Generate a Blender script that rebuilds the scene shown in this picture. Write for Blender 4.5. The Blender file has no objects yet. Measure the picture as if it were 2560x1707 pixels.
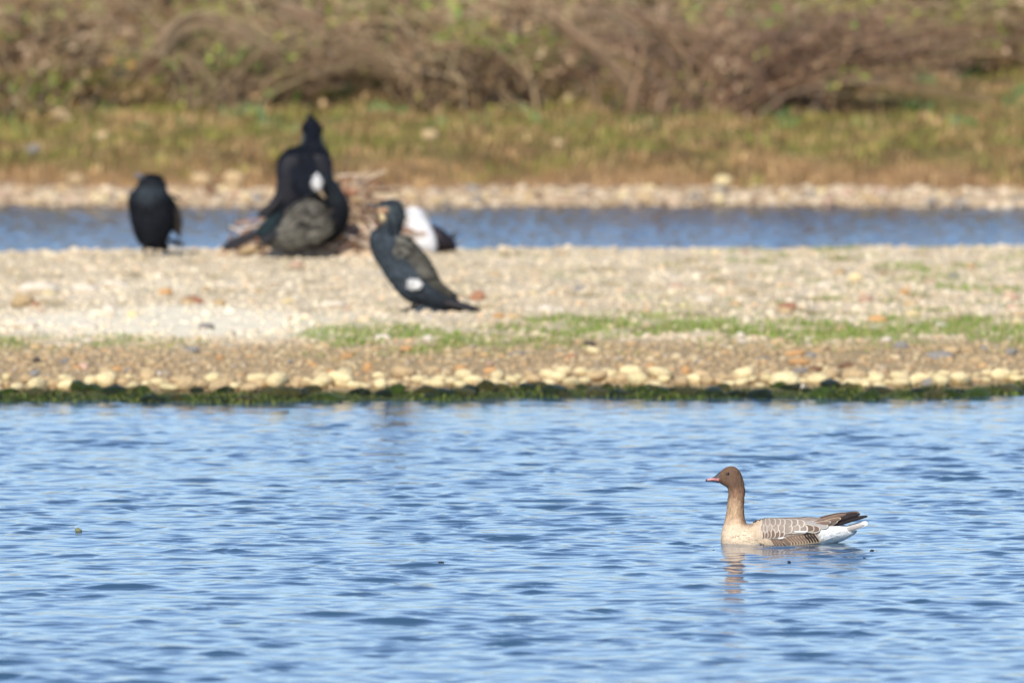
import bpy, math, random
import numpy as np
from mathutils import Vector, Matrix, noise
from mathutils.bvhtree import BVHTree

random.seed(7)
rng = np.random.default_rng(7)
sc = bpy.context.scene
C = sc.collection
R = math.radians

# ------------------------------------------------------------------ camera
FPX = 24920.0            # focal length in pixels of the 2560 px wide frame
CAMZ = 2.5
HOR = -200.0             # row of the horizon in that frame
cam = bpy.data.cameras.new('camera')
cam.sensor_width = 36.0
cam.lens = 36.0 * FPX / 2560.0
cam.clip_start = 0.5
cam.clip_end = 20000
cam.dof.use_dof = True
cam.dof.focus_distance = 40.1
cam.dof.aperture_fstop = 4.6
cam.dof.aperture_blades = 0
co = bpy.data.objects.new('camera', cam)
C.objects.link(co)
co.location = (0, 0, CAMZ)
co.rotation_euler = (R(90) - math.atan((853.5 - HOR) / FPX), 0, 0)
sc.camera = co

# ------------------------------------------------------------------ light
SUN = Vector((-0.30, -0.90, 0.76)).normalized()
sun_el = math.asin(SUN.z)
sun_az = math.atan2(SUN.x, SUN.y)
w = bpy.data.worlds.new('World')
sc.world = w
w.use_nodes = True
nt = w.node_tree
bg = nt.nodes['Background']
sky = nt.nodes.new('ShaderNodeTexSky')
sky.sky_type = 'NISHITA'
sky.sun_disc = False
sky.sun_elevation = sun_el
sky.sun_rotation = sun_az
sky.altitude = 0
sky.air_density = 0.75
sky.dust_density = 0.0
sky.ozone_density = 3.0
tintn = nt.nodes.new('ShaderNodeVectorMath')
tintn.operation = 'MULTIPLY'
tintn.inputs[1].default_value = (1.0, 0.972, 1.0)
nt.links.new(sky.outputs[0], tintn.inputs[0])
nt.links.new(tintn.outputs[0], bg.inputs[0])
bg.inputs[1].default_value = 0.15
sl = bpy.data.lights.new('sun', 'SUN')
sl.energy = 4.35
sl.angle = R(0.53)
sl.color = (1.0, 0.94, 0.82)
so = bpy.data.objects.new('sun', sl)
C.objects.link(so)
so.rotation_euler = SUN.to_track_quat('Z', 'Y').to_euler()
sc.view_settings.view_transform = 'Standard'
sc.view_settings.look = 'None'
sc.view_settings.gamma = 1.0
sc.view_settings.use_curve_mapping = False
sc.view_settings.exposure = 0.0
sc.cycles.max_bounces = 6
sc.cycles.use_denoising = True

# ------------------------------------------------------------------ helpers
def lin(r, g, b, k=1.0):
    def f(c):
        c /= 255.0
        return (c / 12.92 if c <= 0.04045 else ((c + 0.055) / 1.055) ** 2.4) * k
    return (f(r), f(g), f(b))

def link(o, parent=None):
    C.objects.link(o)
    if parent is not None:
        o.parent = parent
    return o

def tag(o, label=None, cat=None, group=None, kind=None):
    if label: o['label'] = label
    if cat: o['category'] = cat
    if group: o['group'] = group
    if kind: o['kind'] = kind
    return o

def empty(name, loc, label=None, cat=None, group=None):
    o = bpy.data.objects.new(name, None)
    o.location = loc
    o.empty_display_size = 0.1
    link(o)
    return tag(o, label, cat, group)

def mesh_np(name, V, F, mats, cols=None, smooth=True, midx=None):
    """V (n,3); F (m,k) all faces of the same size k, or a list of lists."""
    me = bpy.data.meshes.new(name)
    if isinstance(F, np.ndarray):
        m, k = F.shape
        me.vertices.add(len(V))
        me.vertices.foreach_set('co', np.asarray(V, dtype=np.float32).ravel())
        me.loops.add(m * k)
        me.loops.foreach_set('vertex_index', F.astype(np.int32).ravel())
        me.polygons.add(m)
        me.polygons.foreach_set('loop_start', np.arange(0, m * k, k, dtype=np.int32))
        me.polygons.foreach_set('loop_total', np.full(m, k, dtype=np.int32))
        me.update(calc_edges=True)
    else:
        me.from_pydata([tuple(map(float, v)) for v in V], [], F)
    if cols is not None:
        a = me.color_attributes.new('col', 'FLOAT_COLOR', 'POINT')
        c4 = np.ones((len(V), 4), dtype=np.float32)
        c4[:, :3] = np.asarray(cols, dtype=np.float32)
        a.data.foreach_set('color', c4.ravel())
    for mt in (mats if isinstance(mats, (list, tuple)) else [mats]):
        me.materials.append(mt)
    n = len(me.polygons)
    if smooth:
        me.polygons.foreach_set('use_smooth', np.ones(n, dtype=bool))
    if midx is not None:
        me.polygons.foreach_set('material_index', np.asarray(midx, dtype=np.int32))
    me.update()
    return me

def obj(name, me, parent=None, loc=(0, 0, 0)):
    o = bpy.data.objects.new(name, me)
    o.location = loc
    return link(o, parent)

def at(px, py, D):
    return Vector(((px - 1280.0) / FPX * D, D, CAMZ - (py - HOR) / FPX * D))

def material(name, color=(.5, .5, .5), rough=0.8, spec=0.3, attr=False, var=0.0, vscale=8.0,
             bump=0.0, bscale=60.0, bdist=0.003, stretch=(1, 1, 1), randobj=0.0, trans=0.0, coords='Object'):
    m = bpy.data.materials.new(name)
    m.use_nodes = True
    t = m.node_tree
    n = t.nodes
    p = n['Principled BSDF']
    p.inputs['Roughness'].default_value = rough
    p.inputs['Specular IOR Level'].default_value = spec
    tc = n.new('ShaderNodeTexCoord')
    mp = n.new('ShaderNodeMapping')
    mp.inputs['Scale'].default_value = stretch
    t.links.new(tc.outputs[coords], mp.inputs[0])
    if attr:
        a = n.new('ShaderNodeAttribute'); a.attribute_name = 'col'
        out = a.outputs['Color']
    else:
        c = n.new('ShaderNodeRGB'); c.outputs[0].default_value = (*color, 1)
        out = c.outputs[0]
    if var > 0:
        nz = n.new('ShaderNodeTexNoise'); nz.inputs['Scale'].default_value = vscale
        nz.inputs['Detail'].default_value = 5; nz.inputs['Roughness'].default_value = 0.6
        t.links.new(mp.outputs[0], nz.inputs['Vector'])
        mr = n.new('ShaderNodeMapRange')
        mr.inputs[1].default_value = 0.3; mr.inputs[2].default_value = 0.7
        mr.inputs[3].default_value = 1 - var; mr.inputs[4].default_value = 1 + var
        t.links.new(nz.outputs[0], mr.inputs[0])
        mx = n.new('ShaderNodeVectorMath'); mx.operation = 'SCALE'
        t.links.new(out, mx.inputs[0]); t.links.new(mr.outputs[0], mx.inputs[3])
        out = mx.outputs[0]
    if randobj > 0:
        oi = n.new('ShaderNodeObjectInfo')
        hs = n.new('ShaderNodeHueSaturation')
        r1 = n.new('ShaderNodeMapRange')
        r1.inputs[3].default_value = 1 - randobj; r1.inputs[4].default_value = 1 + randobj
        t.links.new(oi.outputs['Random'], r1.inputs[0])
        t.links.new(r1.outputs[0], hs.inputs['Value'])
        t.links.new(out, hs.inputs['Color'])
        out = hs.outputs[0]
    t.links.new(out, p.inputs['Base Color'])
    if bump > 0:
        nb = n.new('ShaderNodeTexNoise'); nb.inputs['Scale'].default_value = bscale
        nb.inputs['Detail'].default_value = 4
        t.links.new(mp.outputs[0], nb.inputs['Vector'])
        b = n.new('ShaderNodeBump'); b.inputs['Strength'].default_value = bump
        b.inputs['Distance'].default_value = bdist
        t.links.new(nb.outputs[0], b.inputs['Height'])
        t.links.new(b.outputs[0], p.inputs['Normal'])
    return m

M = {}
M['stem'] = material('dry_plant', attr=True, rough=0.85, spec=0.15)
M['leaf'] = material('leaf', attr=True, rough=0.6, spec=0.25)
M['gravel'] = material('gravel', attr=True, rough=0.85, spec=0.2, var=0.15, vscale=50)
M['weed'] = material('wet_weed', attr=True, rough=0.35, spec=0.5)

# ------------------------------------------------------------------ terrain functions
def smooth(a, b, x):
    t = np.clip((np.asarray(x, dtype=float) - a) / (b - a), 0, 1)
    return t * t * (3 - 2 * t)

_ph = rng.uniform(0, 6.28, (3, 24))
_dr = rng.uniform(0, 6.28, (3, 24))
def undul(x, y, wl, k=0):
    """cheap smooth noise built from random sines, about -1..1"""
    s = 0
    for i in range(8):
        f = 6.283 / (wl * (0.6 + 0.14 * i))
        a = _dr[k][i]
        s = s + np.sin((x * math.cos(a) + y * math.sin(a)) * f + _ph[k][i])
    return s / 4.0

def shore_y(x):
    x = np.clip(np.asarray(x, dtype=float), -30, 30)
    return 52.05 + 0.13 * np.clip(x, -4, 4) + 0.16 * np.sin(x * 2.1 + 1.0) + 0.09 * np.sin(x * 5.3) + 0.05 * np.sin(x * 11.7 + 2)

ISL_P = np.array([[-3, -.35], [-0.6, -.08], [0, 0.0], [0.35, .045], [0.9, .085], [1.6, .12], [3, .165], [5, .19], [6.5, .195],
                  [10, .205], [14, .215], [16.4, .222], [17.2, .21], [18.0, .12], [19.2, -.05], [22, -.45]])
def island_z(x, y):
    t = y - shore_y(x)
    z = np.interp(t, ISL_P[:, 0], ISL_P[:, 1])
    u = 0.010 * undul(x, y, 1.1, 0) + 0.006 * undul(x, y, 0.35, 1)
    z = z + u * smooth(0.0, 1.0, t) + 0.004 * undul(x, y, 0.15, 2) * smooth(0, .3, t)
    z = z - 1.0 * smooth(14, 40, np.abs(x))            # the island ends to both sides
    return z

def far_shore(x):
    return 86.6 - 0.02 * np.clip(x, -8, 8) + 0.25 * np.sin(x * 0.9) + 0.12 * np.sin(x * 2.7 + 1)
FAR_P = np.array([[-14, -.8], [-1, -.08], [0, 0], [1.2, .06], [2.1, .10], [2.6, .18], [3.4, .36], [4.6, .46],
                  [10, .78], [14, 1.20], [18, 1.75], [24, 1.95], [60, 2.05], [4000, 2.05]])
def bank_z(x, y):
    t = y - far_shore(x)
    z = np.interp(t, FAR_P[:, 0], FAR_P[:, 1])
    z = z + (0.05 * undul(x, y, 1.6, 1) + 0.03 * undul(x, y, .6, 2)) * smooth(2.4, 4.4, t)
    return z

def grid(xs, ys):
    X, Y = np.meshgrid(xs, ys)
    nx, ny = len(xs), len(ys)
    i = np.arange((ny - 1) * (nx - 1))
    r, c = i // (nx - 1), i % (nx - 1)
    a = r * nx + c
    F = np.stack([a, a + 1, a + nx + 1, a + nx], 1)
    return X.ravel(), Y.ravel(), F

# ------------------------------------------------------------------ ground materials
def ramp_node(n, stops):
    cr = n.new('ShaderNodeValToRGB')
    e = cr.color_ramp.elements
    while len(e) < len(stops):
        e.new(0.5)
    for el, (p, c) in zip(e, stops):
        el.position = p
        el.color = (*c, 1)
    return cr

def ground_material(name, stops, scale1, scale2, mul=True):
    m = bpy.data.materials.new(name)
    m.use_nodes = True
    t = m.node_tree; n = t.nodes; p = n['Principled BSDF']
    p.inputs['Roughness'].default_value = 0.9
    p.inputs['Specular IOR Level'].default_value = 0.15
    tc = n.new('ShaderNodeTexCoord')
    nz = n.new('ShaderNodeTexNoise'); nz.inputs['Scale'].default_value = scale1; nz.inputs['Detail'].default_value = 7
    nz.inputs['Roughness'].default_value = 0.65
    t.links.new(tc.outputs['Object'], nz.inputs['Vector'])
    cr = ramp_node(n, stops)
    t.links.new(nz.outputs[0], cr.inputs[0])
    a = n.new('ShaderNodeAttribute'); a.attribute_name = 'col'
    vm = n.new('ShaderNodeVectorMath'); vm.operation = 'MULTIPLY'
    t.links.new(cr.outputs[0], vm.inputs[0]); t.links.new(a.outputs['Color'], vm.inputs[1])
    t.links.new(vm.outputs[0], p.inputs['Base Color'])
    nb = n.new('ShaderNodeTexNoise'); nb.inputs['Scale'].default_value = scale2; nb.inputs['Detail'].default_value = 5
    t.links.new(tc.outputs['Object'], nb.inputs['Vector'])
    b = n.new('ShaderNodeBump'); b.inputs['Strength'].default_value = 0.6; b.inputs['Distance'].default_value = 0.02
    t.links.new(nb.outputs[0], b.inputs['Height']); t.links.new(b.outputs[0], p.inputs['Normal'])
    return m

SAND = lin(222, 204, 172)
WHITE = lin(255, 242, 214)
SOIL = lin(180, 156, 120)
GRN = lin(112, 140, 56)

def island_tint(x, y):
    """colour zones of the island surface"""
    t = y - shore_y(x)
    base = np.tile(np.array(SAND), (len(x), 1))
    def mixto(c, f):
        nonlocal base
        f = np.clip(f, 0, 1)[:, None]
        base = base * (1 - f) + np.array(c) * f
    mixto(SOIL, smooth(3.7, 2.6, t) if False else 1 - smooth(2.4, 4.0, t))
    nn = undul(x, y * .5, 0.9, 2) * .6 + undul(x, y * .6, 0.4, 1) * .5
    mixto(lin(168, 150, 112), 0.95 * smooth(.2, .9, nn) * smooth(3, 5, t))
    mixto(lin(236, 218, 190), 0.75 * smooth(.2, .9, -nn) * smooth(3, 5, t))
    # bright bare shell sand on the left
    f = np.exp(-(((x + 2.0) / 0.85) ** 2)) * np.exp(-(((t - 5.6) / 1.6) ** 2))
    mixto(WHITE, 2.2 * f)
    f = np.exp(-(((x + 2.35) / 0.8) ** 2)) * np.exp(-(((t - 10.3) / 1.3) ** 2))
    mixto(WHITE, 0.5 * f)
    g = grass_mask(x, y)
    mixto(lin(150, 152, 92), 0.6 * g)
    mixto(lin(76, 84, 52), (1 - smooth(0.15, 0.38, t)))
    return base

def grass_mask(x, y):
    t = y - shore_y(x)
    n1 = undul(x, y * .6, 1.3, 1) * 0.6 + undul(x, y * .6, 0.40, 0) * 0.8
    band = 1.1 * np.exp(-(((t - 3.9 - 0.4 * np.sin(x * 1.3)) / 1.35) ** 2)) * smooth(-1.35, -0.9, x)
    right = np.exp(-(((t - 4.1) / 0.8) ** 2)) * smooth(1.0, 1.8, x) * 0.5
    left = np.exp(-(((t - 3.2) / 0.5) ** 2)) * (1 - smooth(-1.9, -1.5, x)) * 0.7
    right2 = .3 * smooth(.1, .8, n1) * smooth(.5, 2.2, x) * smooth(4.5, 6, t)
    sparse = right2 + 0.34 * smooth(0.35, 1.0, n1) * smooth(4, 6, t) * smooth(-2.5, 2.5, x + 0.0 * x)
    return np.clip((band + right + left) * (0.62 + 0.95 * n1) + sparse, 0, 1)

# ------------------------------------------------------------------ island
xs = np.concatenate([[-60, -45, -35, -28, -20, -14, -9, -6], np.arange(-4.4, 4.4, 0.035), [4.6, 6, 9, 14, 20, 28, 35, 45, 60]])
ys = np.concatenate([[46, 48, 49.5, 50.4], np.arange(50.8, 56, 0.045), np.arange(56, 71.5, 0.07), [72, 73, 74.5, 76]])
X, Y, F = grid(xs, ys)
Z = island_z(X, Y)
isl_mat = ground_material('sandy_shingle', [(0.25, (.70, .70, .70)), (0.5, (.92, .92, .92)), (0.75, (1.12, 1.1, 1.06))], 9.0, 30.0)
island = obj('island', mesh_np('island', np.stack([X, Y, Z], 1), F, isl_mat, island_tint(X, Y)))
tag(island, 'low shingle island of pale stones and short grass between two stretches of water', kind='structure')

# far bank, one sheet that runs on to the horizon
xs = np.concatenate([[-3000, -1200, -500, -200, -90, -45, -25, -14, -9], np.arange(-7, 7.01, 0.09), [9, 14, 25, 45, 90, 200, 500, 1200, 3000]])
ys = np.concatenate([[72, 78, 82, 84.5], np.arange(85.2, 92.4, 0.07), np.arange(92.5, 108, 0.14), [110, 114, 120, 135, 160, 220, 350, 700, 1500, 4000]])
X, Y, F = grid(xs, ys)
Z = bank_z(X, Y)
t_ = Y - far_shore(X)
n_ = undul(X, Y, 1.4, 0)
tint = np.tile(np.array(lin(122, 118, 62)), (len(X), 1))
def mixc(c, f):
    global tint
    f = np.clip(f, 0, 1)[:, None]
    tint = tint * (1 - f) + np.array(c) * f
mixc(lin(112, 90, 60), 0.5 + 0.5 * n_)
mixc(lin(104, 86, 62), smooth(9, 12, t_) * .8)
mixc(lin(168, 132, 94), (1 - smooth(2.3, 3.6, t_ + .6 * n_)))
mixc(lin(204, 178, 150), (1 - smooth(1.7, 2.5, t_ + .2 * n_)))
mixc(lin(120, 100, 76), (1 - smooth(0.2, 0.6, t_)))
bank_mat = ground_material('bank_soil', [(0.25, (.55, .55, .55)), (0.5, (.9, .9, .9)), (0.75, (1.15, 1.12, 1.05))], 3.0, 12.0)
bank = obj('far_bank', mesh_np('far_bank', np.stack([X, Y, Z], 1), F, bank_mat, tint))
tag(bank, 'far shore rising from a pale stony beach to grass and brambles', kind='structure')

# lake bed so nothing is open underneath or behind the camera
xs = np.array([-3000., 3000.]); ys = np.array([-2000., 300.])
X, Y, F = grid(xs, ys)
bed = obj('lake_bed', mesh_np('lake_bed', np.stack([X, Y, X * 0 - 1.2], 1), F, material('mud', lin(90, 84, 66))))
tag(bed, 'muddy bed beneath the water', kind='structure')

# ------------------------------------------------------------------ water
WXS = np.concatenate([[-3000, -800, -250, -90, -40, -20, -12, -8, -6, -5.4], np.arange(-5.0, -3.0, 0.045), np.arange(-3.0, 3.0, 0.0145), np.arange(3.0, 5.0, 0.045), [5.4, 6, 8, 12, 20, 40, 90, 250, 800, 3000]])
WYS = np.concatenate([[-2000, -500, -100, -30, -5, 8, 16, 22, 26, 28, 29.5], np.arange(30.6, 53.2, 0.023), np.arange(53.4, 68.5, 2.0), np.arange(68.8, 87.8, 0.048), [88, 90, 95]])
X, Y, F = grid(WXS, WYS)
H = np.zeros_like(X); DX = np.zeros_like(X); DY = np.zeros_like(X)
fine = (1 - smooth(4.7, 5.0, np.abs(X))) * (smooth(30, 31, Y) * (1 - smooth(52.6, 53.4, Y)) + smooth(68.6, 69.2, Y) * (1 - smooth(87, 87.8, Y)))
sel = np.where(fine > 0)[0]
xf, yf = X[sel], Y[sel]
wr = np.random.default_rng(11)
h = np.zeros_like(xf); dx = np.zeros_like(xf); dy = np.zeros_like(xf)
def train(NW, w0, w1, peak, width, slope, spread, seed, hdg):
    """a train of many small waves: height and sideways (crest sharpening) displacement"""
    wr = np.random.default_rng(seed)
    h = np.zeros_like(xf); dx = np.zeros_like(xf); dy = np.zeros_like(xf)
    lo, hi = math.log(w0), math.log(w1)
    for i in range(NW):
        wl = math.exp(lo + (hi - lo) * (i + wr.random()) / NW)
        k = 2 * math.pi / wl
        a = R(hdg) + wr.normal(0, R(spread))
        amp = slope * math.exp(-((math.log(wl) - math.log(peak)) / width) ** 2) / k
        arg = k * (xf * math.cos(a) + yf * math.sin(a)) + wr.uniform(0, 6.283)
        c_, s_ = np.cos(arg), np.sin(arg)
        h += amp * c_
        dx -= amp * math.cos(a) * s_
        dy -= amp * math.sin(a) * s_
    return h, dx, dy
h, dx, dy = train(80, 0.12, 1.2, 0.30, 0.8, 0.0062, 44, 11, 256)
# short steep wavelets come in bursts between smoother water
h2, dx2, dy2 = train(140, 0.055, 0.32, 0.125, 0.6, 0.0108, 60, 12, 258)
env = undul(xf * 1.0, yf * 0.42, 0.75, 0) * 0.5 + undul(xf, yf * 0.4, 0.33, 1) * 0.5 + undul(xf, yf * .4, 2.1, 2) * 0.35
env = 0.50 + 0.78 * np.clip(env + 0.20, 0, 1.6) ** 1.2
far_ = yf > 60
env = np.where(far_, 1.4, env)
h, dx, dy = h * np.where(far_, .6, 1) + h2 * env, dx * np.where(far_, .6, 1) + dx2 * env, dy * np.where(far_, .6, 1) + dy2 * env
calm = 0.75 + 0.25 * (1 - smooth(46.0, 51.2, yf))
calm = np.where(yf > 60, 1.35, calm)
gust = calm * fine[sel]
H[sel] = h * gust
X2 = X.copy(); Y2 = Y.copy()
X2[sel] += 1.0 * dx * gust; Y2[sel] += 1.0 * dy * gust
# scattered short steep wavelets, each its own little packet
nxw, nyw = len(WXS), len(WYS)
H_, X_, Y_ = H.reshape(nyw, nxw), X2.reshape(nyw, nxw), Y2.reshape(nyw, nxw)
wr = np.random.default_rng(31)
for _ in range(5200):
    cx, cy = wr.uniform(-3.6, 3.6), wr.uniform(30.9, 51.6)
    g_ = 0.5 + 0.5 * math.sin(cx * 2.1 + 1.3 * math.sin(cy * .8)) * math.sin(cy * 1.1 + cx * .6)
    if wr.random() > 0.35 + 0.65 * g_: continue
    wl = math.exp(wr.normal(math.log(0.115), 0.30))
    st = min(0.34, abs(wr.normal(0.0, 0.15)) + 0.04) * (1 - 0.65 * float(smooth(47.0, 51.5, cy)))
    k = 2 * math.pi / wl
    a = R(258) + wr.normal(0, R(30))
    sx_, sy_ = wl * wr.uniform(.35, .85), wl * wr.uniform(.30, .55)
    i0, i1 = np.searchsorted(WXS, [cx - 3 * sx_, cx + 3 * sx_]); j0, j1 = np.searchsorted(WYS, [cy - 3 * sx_, cy + 3 * sx_])
    if i1 - i0 < 3 or j1 - j0 < 3: continue
    U, W_ = np.meshgrid(WXS[i0:i1] - cx, WYS[j0:j1] - cy)
    al = U * math.cos(a) + W_ * math.sin(a); cr = -U * math.sin(a) + W_ * math.cos(a)
    e = np.exp(-(cr / sx_) ** 2 - (al / sy_) ** 2)
    arg = k * al + wr.uniform(-.6, .6)
    A_ = st / k
    H_[j0:j1, i0:i1] += A_ * e * np.cos(arg)
    X_[j0:j1, i0:i1] -= .9 * A_ * e * math.cos(a) * np.sin(arg)
    Y_[j0:j1, i0:i1] -= .9 * A_ * e * math.sin(a) * np.sin(arg)

wm = bpy.data.materials.new('water')
wm.use_nodes = True
t = wm.node_tree; n = t.nodes; p = n['Principled BSDF']
p.inputs['Base Color'].default_value = (0.045, 0.105, 0.180, 1)
p.inputs['Roughness'].default_value = 0.09
p.inputs['IOR'].default_value = 1.333
tc = n.new('ShaderNodeTexCoord')
mp = n.new('ShaderNodeMapping'); mp.inputs['Scale'].default_value = (1.0, 0.75, 1)
t.links.new(tc.outputs['Object'], mp.inputs[0])
nz = n.new('ShaderNodeTexNoise'); nz.inputs['Scale'].default_value = 38; nz.inputs['Detail'].default_value = 3
t.links.new(mp.outputs[0], nz.inputs['Vector'])
b = n.new('ShaderNodeBump'); b.inputs['Strength'].default_value = 0.2; b.inputs['Distance'].default_value = 0.002
t.links.new(nz.outputs[0], b.inputs['Height']); t.links.new(b.outputs[0], p.inputs['Normal'])
water = obj('water', mesh_np('water', np.stack([X2, Y2, H], 1), F, wm))
tag(water, 'blue rippled lake water on both sides of the island', kind='structure')

# ------------------------------------------------------------------ stones
def ico(sub):
    import bmesh
    bm = bmesh.new()
    bmesh.ops.create_icosphere(bm, subdivisions=sub, radius=1.0)
    V = np.array([v.co[:] for v in bm.verts]); Fc = np.array([[v.index for v in f.verts] for f in bm.faces])
    bm.free()
    return V, Fc
ICO1 = ico(1); ICO2 = ico(2)

def rock_shape(V, seed, amt=0.22, flat=0.7):
    out = []
    off = Vector((seed * 3.17, seed * 1.7, seed * 0.9))
    for v in V:
        q = Vector(v)
        d = 1 + amt * noise.noise(q * 0.9 + off) * 1.6 + amt * 0.45 * noise.noise(q * 2.3 + off)
        out.append((v[0] * d, v[1] * d * 0.85, v[2] * d * flat))
    return np.array(out)

STONE_COL = {
    'cream': lin(240, 218, 168), 'white': lin(230, 216, 196), 'orange': lin(214, 166, 114),
    'rust': lin(184, 134, 104), 'grey': lin(150, 144, 138), 'tan': lin(204, 176, 134), 'brown': lin(140, 108, 82),
    'pink': lin(212, 176, 150), 'yellow': lin(228, 208, 158), 'dark': lin(92, 82, 74)}
STONE_MESH = {}
for cname, cc in STONE_COL.items():
    mt = material('stone_' + cname, cc, rough=0.8, spec=0.25, var=0.16, vscale=2.2, bump=0.5, bscale=4, bdist=0.05, randobj=0.12)
    for s_i in range(4):
        V = rock_shape(ICO2[0], s_i + 3 * len(STONE_MESH) + 1)
        STONE_MESH[(cname, s_i)] = mesh_np('stone_' + cname, V, ICO2[1], mt)

def put_stone(parent, x, y, zf, cname, sx, sz=None, rz=None, sink=0.3, name='stone'):
    sz = sz or sx * random.uniform(0.55, 0.9)
    o = bpy.data.objects.new(name, STONE_MESH[(cname, random.randrange(4))])
    o.scale = (sx, sx * random.uniform(0.7, 1.0), sz)
    o.rotation_euler = (random.uniform(-.2, .2), random.uniform(-.2, .2), random.uniform(0, 6.28) if rz is None else rz)
    z = float(zf(np.float64(x), np.float64(y)))
    o.location = (x, y, z + sz * 0.7 * (1 - sink) * 0.6)
    link(o, parent)
    return o

def px_on_island(px, py):
    """the island point seen at this place of the photograph"""
    D = 51.5
    best = None
    while D < 69.5:
        x = (px - 1280) / FPX * D
        z = float(island_z(np.float64(x), np.float64(D)))
        y = HOR + (CAMZ - z) / D * FPX
        if y <= py:
            return x, D
        D += 0.03
    return x, D

n_st = 0
# marked stones of the photograph: px, py (foot), colour, half width in px, half height px
for px, py, cn, hw_, hh in [
        (55, 765, 'tan', 34, 24), (95, 735, 'white', 62, 20), (85, 768, 'rust', 14, 10), (210, 735, 'white', 40, 22),
        (290, 722, 'white', 45, 14), (410, 738, 'orange', 22, 14), (480, 760, 'rust', 36, 15), (545, 762, 'tan', 22, 12),
        (272, 790, 'white', 22, 20), (330, 792, 'cream', 16, 10), (210, 822, 'white', 40, 12), (215, 858, 'white', 14, 10),
        (740, 755, 'white', 16, 12), (830, 770, 'white', 40, 12), (718, 758, 'yellow', 14, 9), (60, 818, 'white', 38, 10),
        (475, 880, 'grey', 26, 11), (548, 898, 'orange', 13, 8), (292, 928, 'orange', 17, 9), (165, 910, 'grey', 17, 11),
        (90, 905, 'dark', 14, 9), (390, 940, 'white', 15, 10), (785, 920, 'orange', 14, 10), (825, 940, 'orange', 20, 12),
        (920, 930, 'orange', 16, 17), (955, 852, 'white', 26, 12), (1015, 878, 'orange', 26, 11), (1068, 855, 'white', 18, 12),
        (1168, 885, 'tan', 20, 14), (1150, 930, 'orange', 19, 14), (1225, 932, 'orange', 21, 11), (1430, 895, 'rust', 14, 9),
        (1245, 795, 'orange', 18, 9), (1362, 780, 'white', 24, 14), (1195, 748, 'rust', 24, 16), (1520, 822, 'cream', 16, 9),
        (1970, 770, 'rust', 30, 9), (2195, 805, 'orange', 30, 14), (2262, 738, 'orange', 18, 10), (2215, 855, 'white', 17, 9),
        (2255, 870, 'grey', 24, 13), (1985, 890, 'orange', 30, 12), (2000, 912, 'orange', 32, 12), (2045, 930, 'brown', 24, 12),
        (1850, 845, 'white', 14, 12), (1845, 858, 'white', 26, 8), (2000, 935, 'grey', 26, 10), (2065, 935, 'cream', 10, 16),
        (1715, 935, 'orange', 15, 14), (1625, 925, 'orange', 18, 12), (2170, 958, 'yellow', 48, 14), (2325, 965, 'grey', 26, 15),
        (2265, 955, 'pink', 18, 10), (2005, 975, 'white', 12, 11), (2350, 895, 'grey', 40, 14), (2120, 920, 'brown', 28, 12),
        (2545, 815, 'cream', 16, 14), (2420, 880, 'tan', 24, 12), (1760, 755, 'white', 26, 10), (2060, 720, 'white', 22, 12),
        (1290, 890, 'grey', 26, 9), (1690, 720, 'pink', 20, 9), (2140, 700, 'cream', 22, 12), (1905, 905, 'grey', 22, 10)]:
    x, D = px_on_island(px, py)
    sc_ = D / FPX
    put_stone(island, x, D, island_z, cn, hw_ * sc_ * .88, hh * sc_ * 1.35, rz=0, sink=0.35)
    n_st += 1
# the pale row along the water's edge
x = -3.35
lap = 0
while lap < 2:
    if x > 3.35:
        x = -3.3; lap += 1
        continue
    hw_ = random.choice([random.uniform(0.03, 0.055), random.uniform(0.045, 0.08)])
    x += hw_ * random.uniform(0.55, 1.1)
    t0 = random.uniform(0.30, 0.52) + .22 * lap
    yy = float(shore_y(x)) + t0
    put_stone(island, x, yy, island_z, random.choice(['cream', 'cream', 'cream', 'cream', 'tan', 'cream', 'tan', 'yellow']), hw_, hw_ * random.uniform(.65, .95), sink=-0.1)
    n_st += 1
    x += hw_ * random.uniform(0.3, 0.9) * (1 + .8 * lap)
while n_st < 298:
    x = random.uniform(-3.2, 3.2)
    t0 = random.choice([random.uniform(0.9, 2.9), random.uniform(0.9, 2.9), random.uniform(3, 8), random.uniform(6, 16)])
    s0 = random.uniform(0.022, 0.055)
    put_stone(island, x, float(shore_y(x)) + t0, island_z,
              random.choice(['tan', 'brown', 'grey', 'tan', 'tan', 'orange', 'cream', 'pink', 'dark'] if t0 < 3 else ['white', 'tan', 'pink', 'cream', 'grey', 'tan']), s0)
    n_st += 1

# weed-covered stones in the waterline
wg = [material('weed_coat_%s' % k, c, rough=0.4, spec=0.5, var=0.45, vscale=3, bump=1.0, bscale=7, bdist=0.1, randobj=0.3)
      for k, c in (('dark', lin(58, 72, 42)), ('green', lin(92, 114, 42)), ('olive', lin(116, 112, 62)))]
WS = []
for k in range(6):
    V = rock_shape(ICO2[0], 60 + k, amt=0.4, flat=0.8)
    WS.append(mesh_np('weedy_stone', V, ICO2[1], wg[k % 3]))
x = -3.3
while x < 3.3:
    s0 = random.uniform(0.03, 0.075)
    x += s0 * random.uniform(0.6, 1.0)
    yy = float(shore_y(x)) + random.uniform(-0.06, 0.32)
    o = bpy.data.objects.new('weedy_stone', random.choice(WS))
    o.scale = (s0, s0, s0 * random.uniform(0.5, 0.85)); o.rotation_euler = (0, 0, random.uniform(0, 6.28))
    o.location = (x, yy, max(0.0, float(island_z(np.float64(x), np.float64(yy)))) + 0.004)
    link(o, island)
    x += s0 * random.uniform(0.1, 0.5) * (1 if random.random() < .75 else 5)

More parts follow.
